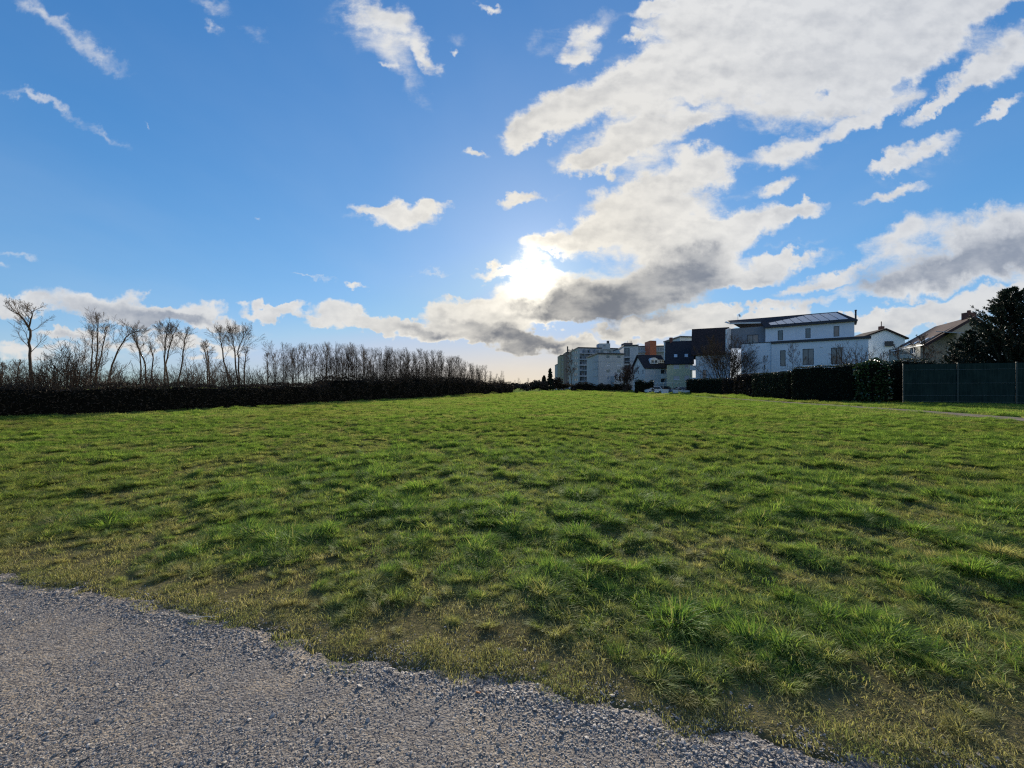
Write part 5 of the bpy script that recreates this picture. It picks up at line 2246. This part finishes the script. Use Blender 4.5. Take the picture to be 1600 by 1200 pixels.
HL = smooth_pts(HEDGE_L[2:7], 2)
hedge('thicket_hedge', 'long dark trimmed thicket along the left side of the field', 'hedge', off(HL, 1.0), 1.52, 1.60, 2.0, M_BRUSH,
      leaf=.15, dens=170, seed=11, rough=.36, top_wob=.08, twig=True)
HL2 = smooth_pts(HEDGE_L[6:], 2)
hedge('wild_hedge', 'taller overgrown end of the dark thicket towards the middle of the picture', 'hedge', off(HL2, 1.6), 2.0, 1.9, 3.2, M_BRUSH,
      leaf=.22, dens=70, seed=12, rough=.9, top_wob=.25, twig=True, zprof=lambda t: 1 + .22 * math.sin(math.pi * min(1, t * 1.15)) ** 2)


# far wood closing the field behind the end of the thicket
def blob_crown(name, label, cat, x, y, W, H, mat, leaf, n, seed, point=0.0, z0=.05, group=None, trunk=True):
    r = np.random.default_rng(seed)
    V, Fc, BR = [], [], []
    lob = [(r.uniform(-.5, .5), r.uniform(-.4, .4), r.uniform(.25, .8), r.uniform(.25, .5)) for _ in range(9)]
    k = 0
    while k < n:
        z = r.random()
        if point:
            rad = (1 - z) ** .8 * .5 * (1 + .25 * math.sin(z * 40 + seed))
            a = r.random() * 6.283
            q = rad * (r.random() ** .4)
            p = np.array([q * math.cos(a), q * math.sin(a), z])
        else:
            c = lob[r.integers(len(lob))]
            v = r.normal(size=3)
            v /= np.linalg.norm(v)
            v *= c[3] * r.random() ** .3
            p = np.array([c[0] * .9 + v[0] * .8, c[1] + v[1] * .8, c[2] + v[2] * .55])
            if p[2] < 0:
                continue
        k += 1
        P = Vector((p[0] * W, p[1] * W, z0 * H + p[2] * H * .95))
        d = Vector((r.normal(), r.normal(), r.normal() * .7 + .3)).normalized()
        s = d.cross(Vector((r.normal(), r.normal(), r.normal()))).normalized()
        ll = leaf * (.6 + .8 * r.random())
        b = len(V)
        V += [tuple(P - s * ll * .15), tuple(P + d * ll * .5 - s * ll * .4), tuple(P + d * ll), tuple(P + d * ll * .5 + s * ll * .4)]
        Fc.append((b, b + 1, b + 2, b + 3))
        q = r.random()
        BR += [q] * 4
    root = thing(name, label, cat, (x, y, 0), group)
    T = Tubes()
    T.tube([Vector((0, 0, -.2)), Vector((.05, 0, H * .4)), Vector((0, .1, H * .8))], H * .03, H * .012, 6)
    obj('trunk', T.mesh('trunk', M_BARK), root)
    obj('crown', mesh_from('crown', V, Fc, [mat], False, {'br': BR}), root)
    return root


far = [
    ('rounded_tree', 'low rounded dark tree closest to the end of the left thicket', 812, 598.5, 24, 150, 0),
    ('rounded_tree', 'second low dark tree right of the thicket end, before the evergreen', 826, 597, 26, 155, 0),
    ('rounded_tree', 'dark round tree directly left of the pointed evergreen', 842, 594, 22, 152, 0),
    ('evergreen_tree', 'tallest pointed dark evergreen just left of the flats', 859.5, 577, 13, 158, 1),
    ('evergreen_tree', 'shorter dark evergreen leaning on the left of the tallest one', 850, 588, 12, 157, 1),
    ('rounded_tree', 'dark bushy tree at the foot of the tan tower block', 868, 590, 16, 160, 0),
    ('rounded_tree', 'wide dark shrub at the foot of the narrow grey-brown block', 881, 600, 16, 162, 0),
]
for i, (nm, lb, px, py, wpx, d, pt_) in enumerate(far):
    H = tz(px, py, d)
    blob_crown(nm, lb, 'tree', GX_(px, d), d, wpx / F * d, H, M_BRUSH if not pt_ else M_CONIF, .55, 1500, 400 + i, point=pt_)
# bare far tree line behind
r = random.Random(5)
for i in range(14):
    px = 796 + 70 * (i + r.random()) / 14
    d = 165 + r.random() * 20
    copy_tree(first[i % 10 if (i % 10) in first else list(first)[0]], 'distant bare tree on the skyline between thicket and flats', GX_(px, d), d, 0, r.random() * 6, tz(px, 592 + r.uniform(-2, 7), d) / 9.6,
              'distant bare trees between the thicket and the flats')

# ---- right-hand garden hedges: clipped sections
sec = [
    ('clipped dark hedge at the far end beside the low white planters', 1077, 84, 593, 1099, 80, 593, M_HEDGE, .10, 1.0),
    ('clipped hedge section in front of the wide spreading garden tree', 1099.5, 80, 593, 1135, 73.5, 592.5, M_HEDGE, .10, 1.1),
    ('greyish thinner hedge section with pale gaps, just right of the spreading tree', 1136, 71, 593, 1156, 67, 592, M_HEDGEB, .10, 1.0),
    ('brown overgrown hedge section between two clipped green ones', 1158, 64, 587, 1185, 58, 585.5, M_HEDGEB, .12, 1.3),
    ('square clipped dark hedge block in front of the modern house wall', 1187, 54, 585, 1246, 46, 581, M_HEDGE, .09, 1.2),
    ('tallest clipped dark hedge block below the two wide windows', 1249, 44.5, 575, 1348, 39.3, 570.5, M_HEDGE, .08, 1.3),
]
for i, (lb, a, da, ta, b, db, tb, mt, lf_, w) in enumerate(sec):
    p0, p1 = (GX_(a, da), da + w / 2), (GX_(b, db), db + w / 2)
    hedge('garden_hedge', lb, 'hedge', [p0, ((p0[0] + p1[0]) / 2, (p0[1] + p1[1]) / 2), p1], tz(0, ta, da), tz(0, tb, db), w, mt,
          leaf=lf_ * 1.2, dens=120, seed=31 + i, rough=.22 if mt is M_HEDGEB else .12, top_wob=.03)
# laurel and the dark hedge behind the fence
p0, p1 = (GX_(1350, 38.4), 39.1), (GX_(1396, 37.0), 37.6)
hedge('laurel_bush', 'glossy leaved laurel bush between the tallest hedge and the green fence', 'bush', [p0, ((p0[0] + p1[0]) / 2, (p0[1] + p1[1]) / 2 - .15), p1],
      tz(0, 571, 38.4), tz(0, 565, 37), 1.9, M_LAUREL, leaf=.20, dens=75, seed=51, rough=.5, top_wob=.10)
p0, p1 = (GX_(1391, 39), 39.6), (GX_(1470, 38.2), 39.2)
hedge('garden_hedge', 'dark hedge showing over the left end of the green fence', 'hedge', [p0, p1], tz(0, 563.5, 38.7), tz(0, 566, 38.7), 1.0, M_HEDGE,
      leaf=.10, dens=110, seed=52, rough=.3, top_wob=.08)
# low hedges by the flats and the gabled house
hedge('low_hedge', 'low green hedge in front of the gabled house', 'hedge', [(GX_(992, 93), 93), (GX_(1021, 92), 92)], tz(0, 597, 93), tz(0, 597, 92), 1.2, M_HEDGE,
      leaf=.2, dens=40, seed=53, rough=.3, top_wob=.15)
hedge('low_hedge', 'long low dark hedge at the foot of the flats', 'hedge', [(GX_(893, 140), 140), (GX_(935, 137), 137), (GX_(985, 133), 133)], 2.2, 2.0, 1.6, M_BRUSH,
      leaf=.3, dens=25, seed=54, rough=.6, top_wob=.3)

# ================================================================ garden trees
cx, cd = GX_(1137, 77), 77.0
root = thing('garden_tree', 'wide spreading bare garden tree with many stems left of the modern house', 'tree', (cx, cd, 0))
ms = bush_meshes(4102, tz(0, 529, cd) * 1.05, 30, .66, lvl=3, rmin=.014)
obj('trunk', ms[0], root)
obj('crown', ms[1], root)
root.scale = (1.0, 1.0, 1.0)
ms = tree_meshes(4103, tz(0, 545, 60), crown0=.45, spread=.28, rad=.06, nb=7, wide=(25, 60), cfg=dict(rmin=.010))
put_tree('small_tree', 'small bare tree against the white wall between the narrow and the wide window', 'tree', ms, GX_(1241, 60), 60)
ms = tree_meshes(4104, tz(0, 562, 72), crown0=.5, spread=.14, rad=.04, nb=7, wide=(10, 30), cfg=dict(rmin=.010))
put_tree('sapling', 'tiny slim sapling in front of the plain white wing', 'tree', ms, GX_(1194, 72), 72)
ms = bush_meshes(4105, tz(0, 534, 45), 16, .55, lvl=2, rmin=.011)
put_bush('dense bare bush covering the right-hand window of the modern house', 'bush', ms, GX_(1332, 45), 45, 1.0)
ms = bush_meshes(4106, tz(0, 545, 47), 10, .5, lvl=2, rmin=.011)
put_bush('bare bush in front of the small gabled house', 'bush', ms, GX_(1362, 46), 46.5, 1.0)
ms = tree_meshes(4107, tz(0, 533, 43), crown0=.30, spread=.34, rad=.10, nb=12, wide=(45, 85), up=.04, cfg=dict(rmin=.014, wob=.2))
put_tree('fruit_tree', 'gnarled bare fruit tree in front of the low roofed house', 'tree', ms, GX_(1452, 42), 42.5)
ms = tree_meshes(4108, tz(0, 546, 43), crown0=.30, spread=.34, rad=.08, nb=10, wide=(45, 85), up=.03, cfg=dict(rmin=.014, wob=.2))
put_tree('fruit_tree', 'low crooked fruit tree left of the gnarled one', 'tree', ms, GX_(1412, 42.5), 43)
ms = bush_meshes(4109, tz(0, 570, 108), 16, .34, mat=M_BARKR, lvl=3, rmin=.03)
put_bush('dense reddish bare tree between the flats and the gabled house', 'tree', ms, GX_(977, 108), 108, 1.0, name='reddish_tree')
ms = tree_meshes(4110, tz(0, 556, 150), crown0=.3, spread=.25, rad=.14, nb=10, wide=(20, 50), cfg=dict(rmin=.03))
put_tree('bare_tree', 'bare tree in front of the balcony flats', 'tree', ms, GX_(893, 150), 150)


# ---- the big dark conifer at the right edge
def spray_tree(name, label, x, y, H, R, seed, tiers=26, per=11, leafn=26, mat=None, z0=.12, leaf=.30):
    r = random.Random(seed)
    TT = Tubes()
    TT.tube([Vector((0, 0, -.2)), Vector((.1, 0, H * .4)), Vector((0, .1, H * .95))], H * .022, H * .006, 7)
    TB = Tubes()
    V, Fc, BR = [], [], []
    for t in range(tiers):
        f = (t + r.random()) / tiers
        z = H * (z0 + (1 - z0) * f)
        rad = R * (1 - f) ** .75 * (.75 + .5 * r.random())
        for k in range(per):
            az = r.random() * 6.283
            L = rad * r.uniform(.55, 1.15) + .25
            d = Vector((math.cos(az), math.sin(az), .25 + .5 * r.random()))
            pts = [Vector((0, 0, z))]
            q = pts[0].copy()
            n = 6
            for i in range(n):
                d = (d + Vector((0, 0, .09)) + rv(r, .05)).normalized()
                q = q + d * L / n
                pts.append(q.copy())
            TB.tube(pts, .035, .01, 3)
            for j in range(int(leafn * (L / R + .25))):
                g_ = r.uniform(.25, 1.02)
                i = min(n - 1, int(g_ * n))
                p = pts[i].lerp(pts[i + 1], g_ * n - i)
                ax = (pts[i + 1] - pts[i]).normalized()
                dd = (ax * 1.0 + rv(r, .42) + Vector((0, 0, .05))).normalized()
                s = dd.cross(rv(r)).normalized()
                ll = leaf * r.uniform(.55, 1.2) * (1.15 - .5 * g_)
                b = len(V)
                w = ll * .17
                V += [tuple(p), tuple(p + dd * ll * .45 - s * w), tuple(p + dd * ll), tuple(p + dd * ll * .45 + s * w)]
                Fc.append((b, b + 1, b + 2, b + 3))
                q2 = r.random()
                BR += [q2] * 4
    root = thing(name, label, 'tree', (x, y, 0))
    obj('trunk', TT.mesh('trunk', M_BARK), root)
    obj('branches', TB.mesh('branches', M_BARK), root)
    obj('crown', mesh_from('crown', V, Fc, [mat or M_CONIF], False, {'br': BR}), root)
    return root


spray_tree('conifer', 'tall dark feathery conifer behind the fence at the right edge', GX_(1580, 40.5), 40.5, tz(0, 455, 40.5), 5.3, 61, tiers=34, per=15, leafn=58, leaf=.42)
spray_tree('conifer', 'second dark conifer, cut by the right edge of the picture', GX_(1655, 41), 41.5, tz(0, 452, 41), 5.0, 62, tiers=30, per=14, leafn=46, leaf=.42)
spray_tree('conifer', 'lower dark conifer left of the tall feathery one', GX_(1522, 41), 41.5, tz(0, 520, 41), 3.0, 63, tiers=20, per=12, leafn=40, leaf=.36)
spray_tree('conifer', 'low dark evergreen bush showing above the fence beside the terrace', GX_(1490, 41), 41.0, tz(0, 548, 41), 2.4, 64, tiers=14, per=11, leafn=36, leaf=.3)


# ================================================================ fence
def fence():
    root = thing('mesh_fence', 'dark green wire mesh fence with privacy screening at the right edge', 'fence')
    A, B = (GX_(1411, 37.6), 37.6), (GX_(1604, 34.6), 34.6)
    fr = Frame(A, B)
    H = 3.65
    Ltot = fr.len * 1.9
    m, nt, g, out = new_mat('privacy_screen')
    pos = g.node('ShaderNodeNewGeometry')
    s = g.node('ShaderNodeSeparateXYZ', {0: pos}, out=None)
    hx = g.m('FRACT', g.m('MULTIPLY', s.outputs[0], 7.0))
    hz = g.m('FRACT', g.m('MULTIPLY', s.outputs[2], 7.0))
    a = g.mix(g.ss(g.noise(pos, 1.1, 5.0, .6), .3, .7), c4(.008, .019, .018), c4(.017, .034, .031))
    vt = g.noise(g.v('MULTIPLY', pos, (16.0, 16.0, .7)), 1.0, 3.0, .6)
    a = g.mix(g.ss(vt, .35, .65, 0, .5), a, c4(.032, .052, .046))
    p = g.node('ShaderNodeBsdfPrincipled', {'Base Color': a, 'Roughness': .95, 'Specular IOR Level': .05})
    nt.links.new(p, out.inputs['Surface'])
    n = int(Ltot / 3.75) + 1
    step = 3.75
    MP = simple_mat('green_post', (.022, .042, .038), .5, .1)
    MW = simple_mat('fence_wire', (.10, .13, .125), .5, .1)
    for i in range(n + 1):
        bm = bmesh.new()
        u = i * step
        fr.box(bm, u - .04, u + .04, -.1, H + .06, .0, .08)
        bmesh.ops.bevel(bm, geom=bm.edges[:], offset=.008, segments=1)
        add_part(root, 'post', bm, MP)
    for i in range(n):
        bm = bmesh.new()
        u0, u1 = i * step + .045, (i + 1) * step - .045
        k = 8
        for a_ in range(k):
            for b_ in range(3):
                ua, ub = u0 + (u1 - u0) * a_ / k, u0 + (u1 - u0) * (a_ + 1) / k
                za, zb = .03 + (H - .05) * b_ / 3, .03 + (H - .05) * (b_ + 1) / 3
                def W(u, z):
                    return .02 + .035 * (float(vnoise(u * 1.4, z * 1.1, 8)) - .5)
                quad(bm, [fr.p(ua, za, W(ua, za)), fr.p(ub, za, W(ub, za)), fr.p(ub, zb, W(ub, zb)), fr.p(ua, zb, W(ua, zb))])
        bmesh.ops.remove_doubles(bm, verts=bm.verts, dist=.001)
        bmesh.ops.solidify(bm, geom=bm.faces[:], thickness=.006)
        add_part(root, 'screen_panel', bm, m, smooth=False)
        for z in (H - .55, H - 1.75, H - 2.85, .25):
            T = Tubes()
            pts = [fr.p(u0 + (u1 - u0) * t / 4, z + .03 * (float(vnoise(i * 4 + t, z, 4)) - .5), .075) for t in range(5)]
            T.tube(pts, .011, .011, 4)
            obj('wire', T.mesh('wire', MW), root)


fence()

# ================================================================ cars, planters, small things
def car(name, label, loc, rz, paint, L=4.3, W=1.78, H=1.48, hatch=True):
    root = thing(name, label, 'car', loc, None, rz)
    # body side profile (x forward)
    h = H
    prof = [(-.50, .20), (-.505, .42), (-.49, .60), (-.44, .66), (-.375, .93), (-.33, .985), (-.05, 1.0), (.06, .97), (.20, .70), (.40, .61), (.485, .52), (.50, .36), (.495, .20)]
    bm = bmesh.new()
    rows = []
    for (x, z) in prof:
        low = z < .68
        w = W / 2 * (1.0 if low else 1.0 - .26 * (z - .66) / .34)
        if abs(x) > .42:
            w *= .93
        rows.append((bm.verts.new((x * L, -w, z * h)), bm.verts.new((x * L, w, z * h))))
    for a, b in zip(rows[:-1], rows[1:]):
        bm.faces.new((a[0], b[0], b[1], a[1]))
    bm.faces.new((rows[0][0], rows[0][1], rows[-1][1], rows[-1][0]))
    # sides: strip to a belt line
    for s in (0, 1):
        vs_ = [r_[s] for r_ in rows]
        bm.faces.new(vs_ if s else vs_[::-1])
    bmesh.ops.triangulate(bm, faces=[f for f in bm.faces if len(f.verts) > 4])
    body_ = add_part(root, 'body', bm, paint)
    g = bm = bmesh.new()
    for s in (-1, 1):
        for pts in ([(-.35, .68), (-.31, .93), (-.10, .95), (-.10, .68)], [(-.085, .68), (-.085, .95), (.05, .93), (.17, .70)]):
            v = []
            for x, z in pts:
                w = W / 2 * (1.0 - .26 * (z - .66) / .34) + .012
                v.append(bm.verts.new((x * L, s * w, z * h)))
            bm.faces.new(v if s < 0 else v[::-1])
    add_part(root, 'side_window', bm, M_GLASS)
    bm = bmesh.new()
    v = [bm.verts.new(p) for p in ((.075 * L, -.62, .965 * h), (.075 * L, .62, .965 * h), (.195 * L, .76, .725 * h), (.195 * L, -.76, .725 * h))]
    for q in v:
        q.co += Vector((.02, 0, .02))
    bm.faces.new(v)
    add_part(root, 'windscreen', bm, M_GLASS)
    bm = bmesh.new()
    v = [bm.verts.new(p) for p in ((-.385 * L, -.62, .93 * h), (-.385 * L, .62, .93 * h), (-.443 * L, .74, .68 * h), (-.443 * L, -.74, .68 * h))]
    for q in v:
        q.co += Vector((-.02, 0, .02))
    bm.faces.new(v)
    add_part(root, 'rear_window', bm, M_GLASS)
    for sx in (-.31, .32):
        for sy in (-1, 1):
            bm = bmesh.new()
            M = Matrix.Translation((sx * L, sy * (W / 2 - .09), .31)) @ Matrix.Rotation(math.pi / 2, 4, 'X')
            bmesh.ops.create_cone(bm, cap_ends=True, segments=18, radius1=.31, radius2=.31, depth=.21, matrix=M)
            wh = add_part(root, 'wheel', bm, M_TYRE)
            bm = bmesh.new()
            M = Matrix.Translation((sx * L, sy * (W / 2 + .012), .31)) @ Matrix.Rotation(math.pi / 2, 4, 'X')
            bmesh.ops.create_cone(bm, cap_ends=True, segments=14, radius1=.20, radius2=.20, depth=.02, matrix=M)
            add_part(root, 'rim', bm, M_METAL, parent=wh)
    for sy in (-1, 1):
        bm = bmesh.new()
        bx(bm, .47 * L, .497 * L, sy * .62 - .16, sy * .62 + .16, .50 * h, .58 * h)
        add_part(root, 'headlight', bm, M_SKYL)
        bm = bmesh.new()
        bx(bm, -.506 * L, -.48 * L, sy * .66 - .12, sy * .66 + .12, .50 * h, .62 * h)
        add_part(root, 'tail_light', bm, M_RED)
        bm = bmesh.new()
        bx(bm, .13 * L, .17 * L, sy * (W / 2 + .09) - .09, sy * (W / 2 + .09) + .09, .66 * h, .76 * h)
        add_part(root, 'mirror', bm, paint)
    return root


M_TYRE = simple_mat('tyre_rubber', (.02, .02, .02), .8, .1)
M_RED = simple_mat('tail_light_red', (.35, .02, .02), .3, .1)
M_PW = simple_mat('white_car_paint', (.75, .76, .78), .25, .03, spec=.7)
M_PS = simple_mat('silver_car_paint', (.40, .43, .47), .28, .04, metal=.5)
M_PD = simple_mat('dark_car_paint', (.05, .06, .075), .25, .04, spec=.7)
M_PLANT = simple_mat('white_planter', (.70, .70, .69), .7, .06, 2.0, spec=.3, stain=.2)

car('parked_car', 'white hatchback parked left of the low white planters', (GX_(1021, 92), 92.5, 0), math.radians(200), M_PW, L=4.3, H=1.65)
car('parked_car', 'dark estate car parked behind the low white planters', (GX_(1040, 93), 95.5, 0), math.radians(172), M_PD, L=4.4, H=1.7)
car('parked_car', 'silver car half hidden between the planters and the hedge', (GX_(1068, 91), 93.5, 0), math.radians(185), M_PS, L=4.2, H=1.55)
car('parked_car', 'tiny light car far away at the foot of the tan tower block', (GX_(875, 165), 165, 0), math.radians(30), M_PW)

for i, (a, b, tp, lb) in enumerate(((1034.6, 1043.6, 608.2, 'square white planter on its own in front of the dark car'),
                                    (1052.2, 1058.6, 608.8, 'square white planter at the left of the joined planter row'),
                                    (1059.2, 1066.0, 609.2, 'white planter in the middle of the joined planter row'),
                                    (1066.6, 1076.6, 609.8, 'longest white planter next to the end of the dark hedge'))):
    d = 83.5
    root = thing('planter', lb, 'planter', (GX_((a + b) / 2, d), d, 0), 'low white planters by the parked cars')
    w = (b - a) / F * d / 2
    H = tz(0, tp, d)
    bm = bmesh.new()
    bx(bm, -w, w, -.35, .35, 0, H)
    bmesh.ops.bevel(bm, geom=bm.edges[:], offset=.03, segments=1)
    add_part(root, 'box', bm, M_PLANT)
    bm = bmesh.new()
    bx(bm, -w + .06, w - .06, -.29, .29, H - .02, H + .02)
    add_part(root, 'soil', bm, M_CORE)
    r_ = random.Random(i)
    V, Fc, BR = [], [], []
    for k in range(90):
        p = Vector((r_.uniform(-w + .08, w - .08), r_.uniform(-.25, .25), H))
        d_ = (Vector((0, 0, 1)) + rv(r_, .5)).normalized() * r_.uniform(.08, .28)
        s_ = d_.cross(rv(r_)).normalized() * .03
        b_ = len(V)
        V += [tuple(p), tuple(p + d_ * .5 - s_), tuple(p + d_), tuple(p + d_ * .5 + s_)]
        Fc.append((b_, b_ + 1, b_ + 2, b_ + 3))
        BR += [r_.random()] * 4
    obj('plants', mesh_from('plants', V, Fc, [M_BRUSH], False, {'br': BR}), root)

# light frame of a small carport over the cars
root = thing('carport', 'light metal carport frame over the parked cars', 'carport', (GX_(1050, 92), 92, 0))
bm = bmesh.new()
for x in (-2.0, 1.6, 5.0):
    for y in (-.0, 3.6):
        bx(bm, x - .05, x + .05, y - .05, y + .05, 0, 2.35)
add_part(root, 'frame', bm, M_METAL)
bm = bmesh.new()
bx(bm, -2.3, 1.9, -.4, 4.0, 2.36, 2.46)
add_part(root, 'roof', bm, M_PLANT)

# kerb-like pale strip between track and parking
bm = bmesh.new()
p0, p1 = Vector((GX_(1000, 97), 97, 0)), Vector((GX_(1076, 82.6), 82.6, 0))
u = (p1 - p0).normalized()
n_ = Vector((u.y, -u.x, 0)) * .3
slab(bm, [p0 - n_ + Vector((0, 0, .07)), p1 - n_ + Vector((0, 0, .07)), p1 + n_ + Vector((0, 0, .07)), p0 + n_ + Vector((0, 0, .07))], .16)
struct('kerb', bm_mesh('kerb', bm, simple_mat('kerb_stone', (.42, .40, .37), .9, .15, 4.0)))


# a paved yard under the parked cars
bm = bmesh.new()
quad(bm, [Vector(p) for p in ((GX_(1004, 98), 98, .012), (GX_(1076, 83.2), 83.2, .012), (GX_(1120, 100), 100, .012), (GX_(1035, 112), 112, .012))])
struct('pavement', bm_mesh('pavement', bm, simple_mat('yard_paving', (.20, .195, .19), .9, .15, 2.0, .3, 20)))


# things lying on the path
def on_path(px, py):
    y = EYE * F / (py - HZ)
    return Vector(((px - 800) / F * y, y, float(path_h(np.float64((px - 800) / F * y), np.float64(y)))))


p = on_path(747, 1085)
o = bpy.data.objects.new('cigarette_butt', None)
bm = bmesh.new()
bmesh.ops.create_cone(bm, cap_ends=True, segments=10, radius1=.0042, radius2=.0042, depth=.024, matrix=Matrix.Rotation(math.pi / 2, 4, 'Y'))
bmesh.ops.bevel(bm, geom=bm.edges[:], offset=.0006, segments=1)
o = obj('cigarette_butt', bm_mesh('cigarette_butt', bm, simple_mat('orange_paper', (.62, .22, .06), .8, .1, 200)), None, p + Vector((0, 0, .006)))
o.rotation_euler = (0, .1, -.35)
tag(o, 'small orange cigarette butt lying on the gravel path', 'cigarette butt')

p = on_path(318, 968)
T = Tubes()
T.tube([Vector((-.11, .01, .012)), Vector((-.03, 0, .016)), Vector((.05, .006, .014)), Vector((.11, .0, .012))], .0028, .0016, 4)
T.tube([Vector((.03, .003, .015)), Vector((.07, -.018, .016)), Vector((.10, -.022, .012))], .0018, .001, 4)
T.tube([Vector((-.10, -.012, .012)), Vector((0, -.006, .018)), Vector((.08, .012, .012))], .0022, .001, 4)
o = obj('straw_stalk', T.mesh('straw_stalk', simple_mat('pale_straw', (.62, .56, .44), .7, .1, 50)), None, p)
tag(o, 'pale dry straw stalk lying at the edge of the gravel path', 'straw')
